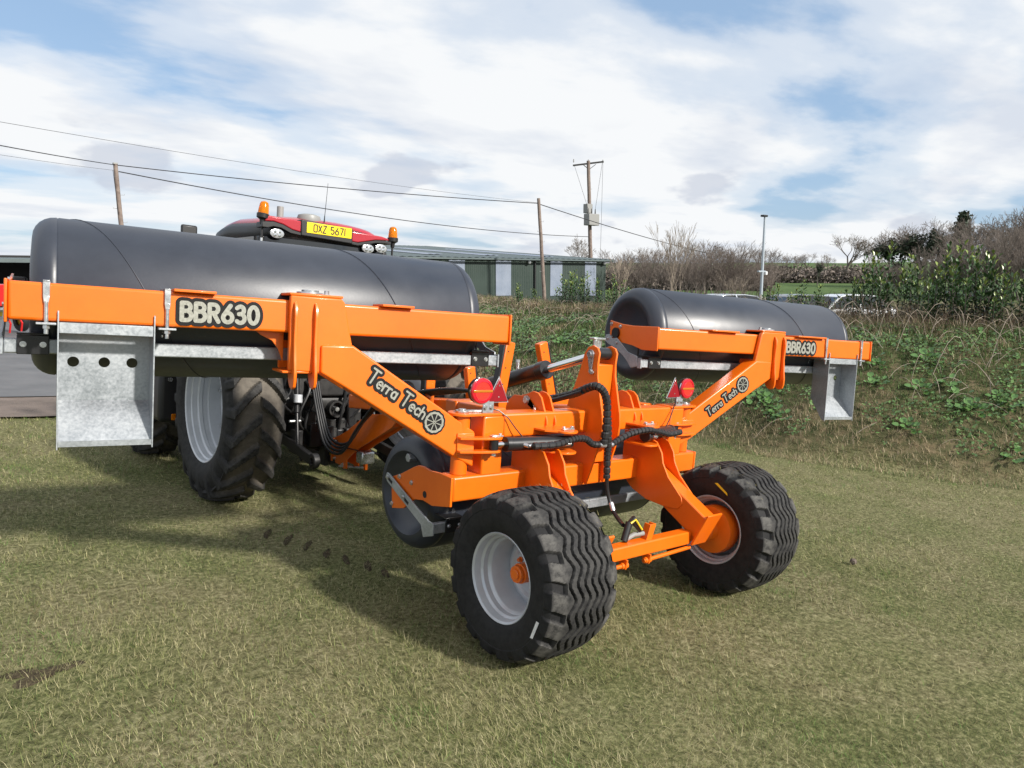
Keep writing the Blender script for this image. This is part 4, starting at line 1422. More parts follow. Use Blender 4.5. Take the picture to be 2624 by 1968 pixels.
RT, RW = 0.88, 0.46
RTX = np.linspace(-RW / 2 + 0.012, RW / 2 - 0.012, 60)
RPROF = [(0.232, 0.785), (0.243, 0.74), (0.248, 0.67), (0.242, 0.61), (0.226, 0.56), (0.214, 0.535), (0.205, 0.515)]
RTY = tyre_mesh('tyre', RT, RW, 0.52, tractor_tread(RT, 20, RW), 400, RTX, 0.045, RPROF, 0.10)
FT, FW = 0.60, 0.44
FTX = np.linspace(-FW / 2 + 0.012, FW / 2 - 0.012, 40)
FPROF = [(0.224, 0.52), (0.235, 0.48), (0.238, 0.44), (0.23, 0.40), (0.21, 0.365), (0.20, 0.355)]
FTY = tyre_mesh('tyre', FT, FW, 0.36, tractor_tread(FT, 16, FW), 256, FTX, 0.04, FPROF, 0.10)
for sx in (-1, 1):
    c = Vector((sx * 1.06, 0, RT))
    w = MB().lathe([(0.520, -0.195), (0.532, -0.205), (0.520, -0.213), (0.505, -0.205), (0.497, -0.17), (0.480, -0.165), (0.478, -0.13), (0.462, -0.12), (0.460, 0.01), (0.476, 0.02), (0.478, 0.06), (0.466, 0.07), (0.468, 0.10), (0.486, 0.11), (0.490, 0.155), (0.502, 0.165), (0.505, 0.205), (0.520, 0.213), (0.532, 0.205), (0.520, 0.195)], c, (sx, 0, 0), n=72).build('rear_wheel', 'rim', TR, angle=30)
    t = link_mesh('tyre', RTY, w)
    t.location = c
    t.rotation_euler = (0, 0, 0 if sx > 0 else 0)
    MB().lathe([(0.456, -0.10), (0.40, -0.09), (0.33, -0.15), (0.22, -0.16), (0.20, -0.10), (0.15, -0.08), (0.0, -0.08)], c, (sx, 0, 0), n=60).build('wheel_disc', 'rim', w)
    b = MB()
    for k in range(8):
        a = R(45 * k + 10)
        rbolt(b, (c.x - sx * 0.095, c.y + 0.43 * math.cos(a), c.z + 0.43 * math.sin(a)), (sx, 0, 0), 0.014, 0.03)
    b.build('wheel_nut', 'zinc', w)
    T('mudguard', MB().prism([(1.02 * math.cos(R(a)), 0.87 + 1.02 * math.sin(R(a))) for a in range(15, 151, 9)] + [(0.98 * math.cos(R(a)), 0.87 + 0.98 * math.sin(R(a))) for a in range(150, 14, -9)], (sx * 0.78, 0, 0), (0, 1, 0), (0, 0, 1), (sx * 0.45, 0, 0)), 'black_plastic', bevel=0.01)
    c = Vector((sx * 1.10, 2.25, FT))
    w = MB().lathe([(0.358, -0.19), (0.368, -0.2), (0.355, -0.205), (0.34, -0.19), (0.32, -0.12), (0.31, 0.0), (0.32, 0.12), (0.34, 0.19), (0.355, 0.205), (0.368, 0.2), (0.358, 0.19)], c, (sx, 0, 0), n=48).build('front_wheel', 'rim', TR, angle=30)
    t = link_mesh('tyre', FTY, w)
    t.location = c
    MB().lathe([(0.312, 0.05), (0.2, 0.10), (0.12, 0.10), (0.1, 0.16), (0.0, 0.16)], c, (sx, 0, 0), n=40).build('wheel_disc', 'rim', w)
    # fuel tank and steps between the wheels
    tk = T('fuel_tank', MB().box((min(sx * 1.38, sx * 0.5), 1.0, 0.56), (max(sx * 1.38, sx * 0.5), 1.6, 1.22)), 'black_plastic', bevel=0.05, seg=4)
    MB().cyl((sx * 1.28, 0.9995, 1.0), (sx * 1.28, 0.985, 1.0), 0.022, n=16).build('bolt', 'zinc', tk)
    MB().box((sx * 1.24 - 0.02, 0.987, 0.585), (sx * 1.24 + 0.02, 0.9995, 0.65)).build('side_reflector', 'amber', tk, bevel=0.004)

T('chassis', MB().box((-0.30, 0.2, 0.55), (0.30, 3.1, 1.05)), bevel=0.03)
T('rear_axle', MB().cyl((-0.9, 0.12, RT), (0.9, 0.12, RT), 0.13, n=20))
T('front_axle', MB().box((-1.05, 2.25, 0.5), (1.05, 2.39, 0.66)), bevel=0.03)
XF[0] = lambda p: (p[0], p[1] + 0.24, p[2])
gb = T('gearbox', MB().box((-0.36, -0.22, 0.40), (0.36, 0.5, 1.18)).box((-0.62, -0.02, 0.55), (0.62, 0.45, 1.25)).box((-0.26, -0.30, 0.95), (0.26, -0.2205, 1.30)).box((-0.20, -0.27, 0.5), (0.20, -0.2205, 0.72)), bevel=0.02, seg=3)
MB().lathe([(0.05, 0.0), (0.085, 0.0), (0.085, -0.10), (0.068, -0.10), (0.06, -0.02)], (0.02, -0.225, 0.82), (0, 1, 0), n=28).build('pto_guard', 'black_iron', gb)
MB().cyl((0.02, -0.225, 0.82), (0.02, -0.33, 0.82), 0.022, n=12).build('pto_shaft', 'zinc', gb)
MB().box((-0.13, -0.228, 0.935), (0.07, -0.2215, 0.955)).build('warning_strip', 'yellow_paint', gb)
b = MB()
for x, z in ((-0.25, 0.62), (-0.25, 0.98), (-0.25, 1.08), (0.25, 0.62), (0.25, 1.0), (-0.05, 0.62)):
    rbolt(b, (x, -0.2215 if z < 0.94 or abs(x) > 0.255 else -0.302, z), (0, -1, 0), 0.02, 0.02)
b.build('bolt', 'zinc', gb)
for k, (x, z, w) in enumerate(((-0.16, 1.20, 0.05), (-0.06, 1.22, 0.045), (0.05, 1.22, 0.045), (0.15, 1.20, 0.05))):
    v = T('spool_valve', MB().cyl((x, -0.30, z), (x, -0.38, z), 0.026, n=14).cyl((x, -0.38, z), (x, -0.41, z), 0.032, n=14), 'black_plastic')
    MB().cyl((x, -0.41, z), (x, -0.425, z), 0.02, n=12).build('coupler', 'zinc', v)
T('top_link', MB().tube([(0.0, -0.30, 1.12), (0.02, -0.42, 1.26), (0.03, -0.45, 1.38)], 0.028, n=12), 'black_iron')
for sx in (-1, 1):
    T('lower_link', MB().beam((sx * 0.42, -0.05, 0.50), (sx * 0.44, -0.78, 0.42), 0.05, 0.10), bevel=0.01)
    T('link_hook', MB().lathe([(0.03, -0.03), (0.07, -0.03), (0.07, 0.03), (0.03, 0.03)], (sx * 0.44, -0.82, 0.42), (1, 0, 0), n=18, closed=True), 'black_iron')
    T('lift_rod', MB().cyl((sx * 0.44, -0.45, 0.46), (sx * 0.42, -0.35, 0.80), 0.018, n=10).cyl((sx * 0.42, -0.35, 0.80), (sx * 0.40, -0.26, 1.22), 0.026, n=10), 'black_paint')
    T('lift_arm', MB().beam((sx * 0.36, 0.15, 1.22), (sx * 0.40, -0.30, 1.24), 0.06, 0.10), bevel=0.012)
    T('lift_ram', MB().cyl((sx * 0.52, -0.02, 0.56), (sx * 0.48, -0.12, 0.95), 0.04, n=14).cyl((sx * 0.48, -0.12, 0.95), (sx * 0.46, -0.16, 1.15), 0.02, n=12), 'black_paint')
    T('check_chain', MB().tube([(sx * 0.30, -0.1, 0.45), (sx * 0.42, -0.5, 0.36)], 0.014, n=8), 'black_iron')
    T('link_pin', MB().cyl((sx * 0.38, -0.36, 0.72), (sx * 0.50, -0.36, 0.72), 0.014, n=10), 'zinc')
    T('rod_adjuster', MB().cyl((sx * 0.425, -0.37, 0.90), (sx * 0.42, -0.36, 0.98), 0.042, n=16), 'rim')
T('drawbar_tail', MB().box((-0.07, -0.5, 0.30), (0.13, 0.2, 0.36)), bevel=0.008)
pk = T('pickup_hitch', MB().box((-0.11, -0.36, 0.25), (-0.06, -0.23, 0.62)).box((0.12, -0.36, 0.25), (0.17, -0.23, 0.62)).box((-0.0595, -0.30, 0.25), (0.1195, -0.24, 0.34)), bevel=0.006)
T('hitch_plate_sign', MB().box((-0.02, -0.42, 0.44), (0.15, -0.30, 0.452)), 'white_sticker', bevel=0.002)
for k in range(14):
    x = random.uniform(-0.5, 0.45)
    z = random.uniform(0.95, 1.2)
    T('hydraulic_pipe', MB().tube(smooth_path([(x, -0.23, z), (x + random.uniform(-.06, .06), -0.30, z - 0.08), (x + random.uniform(-.15, .15), -0.32, z - random.uniform(0.2, 0.4)), (x * 0.7 + random.uniform(-.1, .1), -0.24, z - random.uniform(0.4, 0.6))]), random.uniform(0.007, 0.015), n=7), random.choice(('hose', 'black_iron', 'black_plastic')), bevel=0)
for k in range(10):
    x, z = random.uniform(-0.55, 0.5), random.uniform(0.5, 1.2)
    a, b = random.uniform(0.03, 0.09), random.uniform(0.04, 0.14)
    T('valve_block', MB().box((x - a, -0.26 - random.uniform(0, 0.06), z - b), (x + a, -0.2, z + b)), random.choice(('black_iron', 'black_paint')), bevel=0.008)
for k, (x, y, z) in enumerate(((-0.24, -0.33, 1.10), (0.28, -0.3, 0.78), (0.33, -0.3, 0.66), (-0.38, -0.28, 0.62), (0.22, -0.32, 1.02))):
    T('connector', MB().cyl((x, y, z), (x + 0.01, y - 0.01, z + 0.07), 0.014, n=8), 'zinc', bevel=0)

# bonnet and cab
XF[0] = lambda p: (p[0] + 0.19, p[1] - 0.085, p[2])
T('bonnet', MB().prism([(1.75, 1.02), (1.75, 1.78), (2.6, 1.70), (3.35, 1.52), (3.52, 1.3), (3.5, 0.85), (3.1, 0.8)], (-0.36, 0, 0), (0, 1, 0), (0, 0, 1), (0.72, 0, 0)), 'red_paint', bevel=0.07, seg=4)
cabz = 2.52
cg = MB()
# rear window, bowed, with the side glass
rw = []
for i in range(13):
    u = -1 + 2 * i / 12
    rw.append((u * 0.72, 0.62 + 0.10 * (1 - u * u) * -1 + 0.0))
n = len(rw)
vs = [(x, y + 0.10, 1.28) for x, y in rw] + [(x * 0.98, y + 0.16, cabz) for x, y in rw]
cg.add(vs, [(i, i + 1, n + i + 1, n + i) for i in range(n - 1)])
cab = cg.build('rear_window', 'dark_glass', TR, recalc=False)
T('cab_frame', MB().beam((-0.72, 0.76, 1.25), (-0.72, 0.80, cabz), 0.06, 0.07, up=(0, 1, 0)).beam((0.72, 0.76, 1.25), (0.72, 0.80, cabz), 0.06, 0.07, up=(0, 1, 0)).beam((-0.72, 2.05, 1.05), (-0.70, 1.95, cabz), 0.06, 0.07, up=(0, 1, 0)).beam((0.72, 2.05, 1.05), (0.70, 1.95, cabz), 0.06, 0.07, up=(0, 1, 0)).box((-0.75, 0.70, 1.15), (0.75, 2.08, 1.27)), 'black_plastic', bevel=0.015)
T('side_window', MB().box((-0.735, 0.80, 1.28), (-0.725, 2.0, cabz)), 'dark_glass', bevel=0)
T('side_window', MB().box((0.725, 0.80, 1.28), (0.735, 2.0, cabz)), 'dark_glass', bevel=0)
T('windscreen', MB().box((-0.70, 2.0, 1.28), (0.70, 2.01, cabz)), 'dark_glass', bevel=0)


def roof_loft(ring_fn, zs, n=56):
    """stack of plan outlines: ring_fn(angle, level) -> (x, y); zs: level heights"""
    m = MB()
    vs, fs = [], []
    for k, z in enumerate(zs):
        for i in range(n):
            x, y, dz = ring_fn(2 * math.pi * i / n, k)
            vs.append((x, y, z + dz))
    for k in range(len(zs) - 1):
        for i in range(n):
            i2 = (i + 1) % n
            fs.append((k * n + i, k * n + i2, (k + 1) * n + i2, (k + 1) * n + i))
    fs.append(tuple(range(n))[::-1])
    fs.append(tuple(range((len(zs) - 1) * n, len(zs) * n)))
    m.add(vs, fs)
    return m


def roof_ring(scale, power=5.0):
    def f(a, k):
        c, s_ = math.cos(a), math.sin(a)
        q = (abs(c) ** power + abs(s_) ** power) ** (-1 / power)
        sc = scale[k]
        y = s_ * q * 0.80 * sc
        v = (y / 0.80 + 1) / 2
        hw = 0.70 + 0.12 * v
        x = c * q * hw * sc
        # tail of the roof sinks towards its corners, nose sinks a little
        dz = -0.05 * (abs(x) / 0.7) ** 2 * max(0, 1 - v) - 0.10 * max(0, v - 0.6) / 0.4 * (0.4 + 0.6 * abs(x) / 0.7)
        return 0.04 + x, 1.50 + y, dz
    return f


roof = roof_loft(roof_ring([0.955, 0.95, 0.925, 0.86, 0.68, 0.40, 0.1]), [2.700, 2.720, 2.742, 2.765, 2.790, 2.803, 2.807]).build('cab_roof', 'red_paint', TR, angle=50)
roof_loft(roof_ring([0.90, 0.98, 1.03, 1.02, 0.965]), [2.46, 2.52, 2.60, 2.67, 2.712]).build('roof_trim', 'black_plastic', roof, angle=50)
# red tail fins either side of the plate, black arches under them
for px in ([(-0.73, 2.665), (-0.70, 2.725), (-0.34, 2.715), (-0.34, 2.60), (-0.44, 2.615), (-0.54, 2.655), (-0.64, 2.672)], [(0.24, 2.69), (0.62, 2.68), (0.70, 2.665), (0.72, 2.645), (0.66, 2.640), (0.54, 2.630), (0.42, 2.600), (0.32, 2.575), (0.24, 2.580)]):
    MB().prism(px, (0, 0.672, 0), (1, 0, 0), (0, 0, 1), (0, 0.11, 0)).build('tail_fin', 'red_paint', roof, bevel=0.012, seg=3)
for px in ([(-0.76, 2.655), (-0.64, 2.669), (-0.54, 2.652), (-0.44, 2.612), (-0.34, 2.597), (-0.34, 2.565), (-0.46, 2.575), (-0.52, 2.60), (-0.56, 2.615), (-0.64, 2.62), (-0.70, 2.60), (-0.76, 2.60)], [(0.24, 2.577), (0.32, 2.572), (0.42, 2.597), (0.54, 2.627), (0.66, 2.637), (0.74, 2.635), (0.74, 2.60), (0.66, 2.605), (0.54, 2.595), (0.42, 2.56), (0.32, 2.54), (0.24, 2.545)]):
    MB().prism(px, (0, 0.666, 0), (1, 0, 0), (0, 0, 1), (0, 0.16, 0)).build('lamp_arch', 'black_plastic', roof, bevel=0.006)
MB().prism([(-0.35, 2.565), (0.25, 2.548), (0.25, 2.715), (-0.35, 2.735)], (0, 0.657, 0), (1, 0, 0), (0, 0, 1), (0, 0.13, 0)).build('plate_holder', 'black_plastic', roof, bevel=0.012)
pl = T('number_plate', MB().box((-0.29, 0.651, 2.604), (0.23, 0.656, 2.715)), 'yellow_plate', bevel=0.002)
pt_ = 'OXZ 5671'
ph = 0.074
wt_ = text_width(pt_, ph, 0.21)
lettering(pt_, (-0.03 - wt_ / 2, 0.651, 2.6225), (1, 0, 0), (0, 0, 1), (0, -1, 0), ph, 0.0125, 0.21, 0.0012, 0.00003, square=True).build('lettering', 'plate_ink', pl, smooth=False, recalc=False)


def oval_lamp(x, y, z):
    h = MB().lathe([(0.0, 0.055), (0.06, 0.045), (0.072, 0.0), (0.066, -0.008)], (0, 0, 0), (0, 1, 0), n=26)
    h.v = [(x + p[0] * 1.12, y + p[1], z + p[2] * 0.72) for p in h.v]
    o = h.build('work_lamp', 'black_plastic', roof)
    l = MB().lathe([(0.066, -0.006), (0.04, -0.014), (0.0, -0.016)], (0, 0, 0), (0, 1, 0), n=26)
    l.v = [(x + p[0] * 1.12, y + p[1], z + p[2] * 0.72) for p in l.v]
    l.build('lens', 'lamp_lens', o)
    for i in (-1, 1):
        for j in (-1, 1):
            d_ = MB().lathe([(0.0, -0.021), (0.014, -0.020), (0.016, -0.011)], (0, 0, 0), (0, 1, 0), n=12)
            d_.v = [(x + i * 0.024 + p[0], y + p[1], z + j * 0.018 + p[2]) for p in d_.v]
            d_.build('reflector', 'chrome', o)


oval_lamp(-0.60, 0.675, 2.555)
oval_lamp(0.45, 0.675, 2.525)
oval_lamp(0.615, 0.675, 2.545)


def beacon(x, y, z, lean):
    o = T('beacon', MB().cyl((x, y, z - 0.18), (x, y, z), 0.012, n=10).lathe([(0.02, -0.05), (0.028, 0.0), (0.06, 0.02), (0.062, 0.06), (0.054, 0.065)], (x, y, z), (lean, 0, 1), n=24), 'black_plastic', bevel=0)
    MB().lathe([(0.053, 0.062), (0.052, 0.09), (0.045, 0.155), (0.036, 0.178), (0.018, 0.188), (0.0, 0.190)], (x, y, z), (lean, 0, 1), n=26).build('dome', 'amber', o)
    MB().lathe([(0.0, 0.062), (0.025, 0.063), (0.028, 0.10), (0.018, 0.14), (0.0, 0.145)], (x, y, z), (lean, 0, 1), n=14).build('bulb', 'amber_strip', o)
    MB().cyl((x, y, z - 0.5), (x, y, z - 0.18), 0.014, n=10).build('stem', 'zinc', o)
    return o


beacon(-0.74, 0.72, 2.675, 0.10)
beacon(0.79, 0.72, 2.625, -0.02)
dm = T('satellite_receiver', MB().lathe([(0.12, 0.0), (0.13, 0.03), (0.115, 0.075), (0.07, 0.09), (0.0, 0.092)], (-0.16, 0.90, 2.735), (0, 0, 1), n=28), 'grey_plastic', bevel=0)
T('antenna', MB().cyl((-0.04, 0.78, 2.71), (-0.035, 0.78, 2.82), 0.010, 0.005, n=8).cyl((-0.035, 0.78, 2.82), (-0.015, 0.78, 3.17), 0.0035, 0.002, n=6), 'black_plastic', bevel=0)
T('exhaust_stack', MB().cyl((0.02, 2.12, 1.6), (0.02, 2.12, 3.02), 0.04, n=16), 'grey_plastic', bevel=0)
T('wing_mirror', MB().box((-1.22, 1.75, 2.32), (-1.05, 1.80, 2.62)), 'black_plastic', bevel=0.02)

XF[0] = None
# ------------------------------------------------------------------ green shed behind the field
def build_shed():
    y0, x1, x0, yr = 31.67, 34.18, 9.0, 54.7
    ze, zr, zb = 3.15, 4.72, -0.9
    sh = empty('farm_shed', ((x0 + x1) / 2, y0, zb))
    tag(sh, 'long dark green corrugated shed with pale translucent wall strips', 'shed')
    o = Vector(((x0 + x1) / 2, y0, zb))

    def B(name, mb, m, parent=sh, **k):
        mb.v = [tuple(Vector(p) - o) for p in mb.v]
        mb.groups = [([tuple(Vector(p) - o) for p in v], f) for v, f in mb.groups]
        return mb.build(name, m, parent, **k)
    wins = [(17.6, 18.7, 0.95), (20.9, 22.03, 0.93), (24.37, 25.56, 0.87), (28.9, 29.98, 0.78), (32.1, 33.17, 0.72)]

    def corr(xa, xb_, za, zt, y, pitch=0.15, dep=0.028):
        m = MB()
        n = max(2, int((xb_ - xa) / (pitch / 2)))
        vs = []
        for i in range(n + 1):
            x = xa + (xb_ - xa) * i / n
            yy = y - (dep if i % 2 else 0)
            vs += [(x, yy, za), (x, yy, zt)]
        m.add(vs, [(2 * i, 2 * i + 2, 2 * i + 3, 2 * i + 1) for i in range(n)])
        return m
    wall = corr(x0, x1, zb, ze - 0.08, y0)
    w = B('wall', wall, 'shed_green', smooth=False, recalc=False)
    g = MB().prism([(y0 + 0.001, zb), (y0 + 0.001, ze - 0.08), (yr, zr - 0.08), (2 * yr - y0, ze - 0.08), (2 * yr - y0, zb)], (x1 - 0.03, 0, 0), (0, 1, 0), (0, 0, 1), (0.03, 0, 0))
    B('gable_wall', g, 'shed_green', smooth=False)
    for a, b, zl in wins:
        B('translucent_strip', corr(a, b, zl, ze - 0.12, y0 - 0.045, 0.12, 0.02), 'rooflight', w, smooth=False, recalc=False)
    # roof sheets as separate slopes with low ribs
    def slope(xa, xb_, ya, za, yb, zb2, lift, name, m, parent, pitch=0.5):
        q = MB()
        n = max(2, int((xb_ - xa) / (pitch / 2)))
        vs = []
        for i in range(n + 1):
            x = xa + (xb_ - xa) * i / n
            d = lift + (0.035 if i % 2 else 0)
            vs += [(x, ya, za + d), (x, yb, zb2 + d)]
        q.add(vs, [(2 * i, 2 * i + 2, 2 * i + 3, 2 * i + 1) for i in range(n)])
        return B(name, q, m, parent, smooth=False, recalc=False)
    rf = slope(x0 - 0.2, x1 + 0.35, y0 - 0.35, ze - 0.02, yr, zr, 0.0, 'roof', 'shed_roof', sh)
    slope(x0 - 0.2, x1 + 0.35, 2 * yr - y0 + 0.35, ze - 0.02, yr, zr, 0.0, 'roof', 'shed_roof', sh)
    for a in (16.5, 21.0, 25.4, 30.3):
        f = lambda y: ze + (y - y0) * (zr - ze) / (yr - y0)
        slope(a, a + 1.2, 34.0, f(34.0), 45.5, f(45.5), 0.05, 'rooflight_sheet', 'rooflight', rf, 0.4)
    B('gutter', MB().box((x0 - 0.2, y0 - 0.50, ze - 0.13), (x1 + 0.35, y0 - 0.36, ze - 0.03)), 'shed_roof', sh, bevel=0.02)
    B('barge_board', MB().prism([(y0 - 0.35, ze - 0.20), (y0 - 0.35, ze + 0.02), (yr, zr + 0.04), (yr, zr - 0.18)], (x1 + 0.352, 0, 0), (0, 1, 0), (0, 0, 1), (0.04, 0, 0)), 'shed_roof', sh)
    B('downpipe', MB().cyl((27.5, y0 - 0.12, zb), (27.5, y0 - 0.12, ze - 0.14), 0.06, n=10), 'black_plastic', sh)
    for x in (26.93, 33.83):
        l = B('flood_lamp', MB().box((x - 0.05, y0 - 0.2, 2.86), (x + 0.05, y0 - 0.03, 2.95)), 'grey_plastic', sh, bevel=0.01)
        B('lens', MB().lathe([(0.0, -0.10), (0.10, -0.06), (0.13, 0.0), (0.10, 0.06)], (x, y0 - 0.24, 2.92), (0, 1, 0.3), n=14), 'lamp_lens', l)


build_shed()


# ------------------------------------------------------------------ poles, wires, lamp post
def pole(name, base, top, r0, r1, label, steps=True):
    base, top = Vector(base), Vector(top)
    e = empty(name, base)
    tag(e, label, 'pole')
    n = 9
    pts = [Vector((0, 0, 0)).lerp(top - base, i / n) + Vector((random.uniform(-1, 1), random.uniform(-1, 1), 0)) * 0.012 for i in range(n + 1)]
    MB().tube(pts, [r0 + (r1 - r0) * i / n for i in range(n + 1)], n=14).build('shaft', 'pole_wood', e)
    if steps:
        h = (top - base).length
        for k in range(6):
            z = h * (0.38 + 0.085 * k)
            p = (top - base) * (z / h)
            s_ = 1 if k % 2 else -1
            MB().tube([p + Vector((s_ * r0 * 0.6, 0, 0)), p + Vector((s_ * (r0 + 0.14), -0.02, 0)), p + Vector((s_ * (r0 + 0.14), -0.02, 0.05))], 0.011, n=6).build('step', 'zinc', e)
    return e


p1 = pole('utility_pole', (5.15, 36.3, tz(5.15, 36.3)), (5.04, 36.36, 7.40), 0.125, 0.095, 'leaning wooden pole rising behind the left wing drum')
p2 = pole('utility_pole', (25.12, 28.0, tz(25.12, 28.0) - 0.1), (24.82, 28.32, 6.43), 0.115, 0.09, 'short leaning wooden pole standing in front of the green shed')
p3 = pole('transformer_pole', (44.5, 42.7, tz(44.5, 42.7) - 0.2), (44.1, 43.0, 12.0), 0.19, 0.15, 'tall wooden pole with crossarm and transformer behind the shed')
for o_, zt in ((p1, 5.12),):
    t = Vector((5.04, 36.36, 7.40)) - o_.location
    MB().box((t.x - 0.10, t.y - 0.1, t.z - 0.07), (t.x + 0.10, t.y + 0.1, t.z + 0.0)).build('pole_cap', 'grey_plastic', o_, bevel=0.01)
    MB().tube([t + Vector((-0.14, -0.1, -0.35)), t + Vector((-0.05, -0.1, -2.4))], 0.012, n=6).build('stay_cable', 'wire', o_)
t = Vector((44.1, 43.0, 12.0)) - p3.location
MB().beam(t + Vector((-1.15, 0.75, -0.42)), t + Vector((1.15, -0.75, -0.05)), 0.12, 0.14).build('crossarm', 'black_iron', p3)
for u in (-1.1, 0.0, 1.1):
    MB().cyl(t + Vector((u, -0.65 * u, -0.15)), t + Vector((u, -0.65 * u, 0.12)), 0.06, 0.04, n=8).build('insulator', 'grey_plastic', p3)
for sx in (-1, 1):
    MB().beam(t + Vector((0, -0.1, -0.75)), t + Vector((sx * 0.5, -0.1 - sx * 0.33, -0.30)), 0.05, 0.05).build('brace', 'black_iron', p3)
tf = MB().box((t.x - 0.75, t.y - 0.95, t.z - 5.6), (t.x + 0.55, t.y - 0.25, t.z - 4.6)).build('transformer', 'grey_plastic', p3, bevel=0.05)
for u in (-0.55, -0.1, 0.35):
    MB().cyl((t.x + u, t.y - 0.6, t.z - 4.6), (t.x + u, t.y - 0.6, t.z - 4.15), 0.06, 0.035, n=8).build('bushing', 'black_iron', tf)
MB().box((t.x - 0.3, t.y - 0.28, t.z - 4.5), (t.x + 0.35, t.y + 0.25, t.z - 3.7)).build('fuse_bracket', 'grey_plastic', p3, bevel=0.03)
MB().beam(t + Vector((-0.65, -0.3, -9.0)), t + Vector((0.85, -0.3, -9.0)), 0.08, 0.08).build('lower_arm', 'black_iron', p3)
for (a, b) in (((-1.05, 0.7, -0.35), (-0.55, -0.6, -4.2)), ((1.05, -0.7, -0.1), (0.35, -0.6, -4.2)), ((1.1, -0.72, -0.1), (0.95, -0.75, -9.0))):
    MB().tube([t + Vector(a), t + Vector(b)], 0.014, n=5).build('drop_wire', 'wire', p3)


def wire(a, b, sag, r, label):
    a, b = Vector(a), Vector(b)
    pts = []
    for i in range(25):
        u = i / 24
        p = a.lerp(b, u)
        p.z -= sag * 4 * u * (1 - u)
        pts.append(p)
    o = MB().tube(pts, r, n=5).build('overhead_wire', 'wire', None)
    tag(o, label, 'wire', 'overhead wires')


wire((-6.5, 17.9, 5.85), (5.04, 36.36, 7.30), 0.12, 0.018, 'black overhead wire from the left edge to the leaning pole')
wire((5.04, 36.36, 7.30), (24.82, 28.32, 6.15), 0.15, 0.022, 'thick black wire between the two short wooden poles')
wire((24.82, 28.32, 6.12), (72, 40.0, 3.0), 0.5, 0.026, 'black wire falling from the short pole towards the trees')
wire((5.15, 36.3, 7.0), (44.1, 42.9, 5.45), 0.6, 0.026, 'black wire from the leaning pole to the transformer pole')
wire((-6.5, 18.4, 6.15), (24.82, 28.45, 6.2), 0.25, 0.006, 'thin pale wire highest across the sky')
wire((-6.5, 18.0, 5.45), (5.0, 36.4, 7.05), 0.1, 0.006, 'thin pale wire lowest at the left edge')


def lamp_post():
    x, y = 30.9, 17.75
    z = tz(x, y)
    e = empty('lamp_post', (x, y, z))
    tag(e, 'slim galvanised lamp post standing beyond the parked cars', 'lamp post')
    MB().cyl((0, 0, 0), (0, 0, 5.25), 0.085, 0.06, n=12).build('shaft', 'lamp_post', e)
    MB().box((-0.28, -0.1, 5.22), (0.12, 0.1, 5.32)).build('lamp_head', 'black_plastic', e, bevel=0.02)
    MB().box((-0.4, -0.06, 2.42), (0.25, 0.06, 2.5)).build('camera_arm', 'lamp_post', e, bevel=0.01)
    MB().box((0.14, -0.14, 2.28), (0.30, -0.03, 2.46)).build('camera_head', 'white_sticker', e, bevel=0.02)


lamp_post()


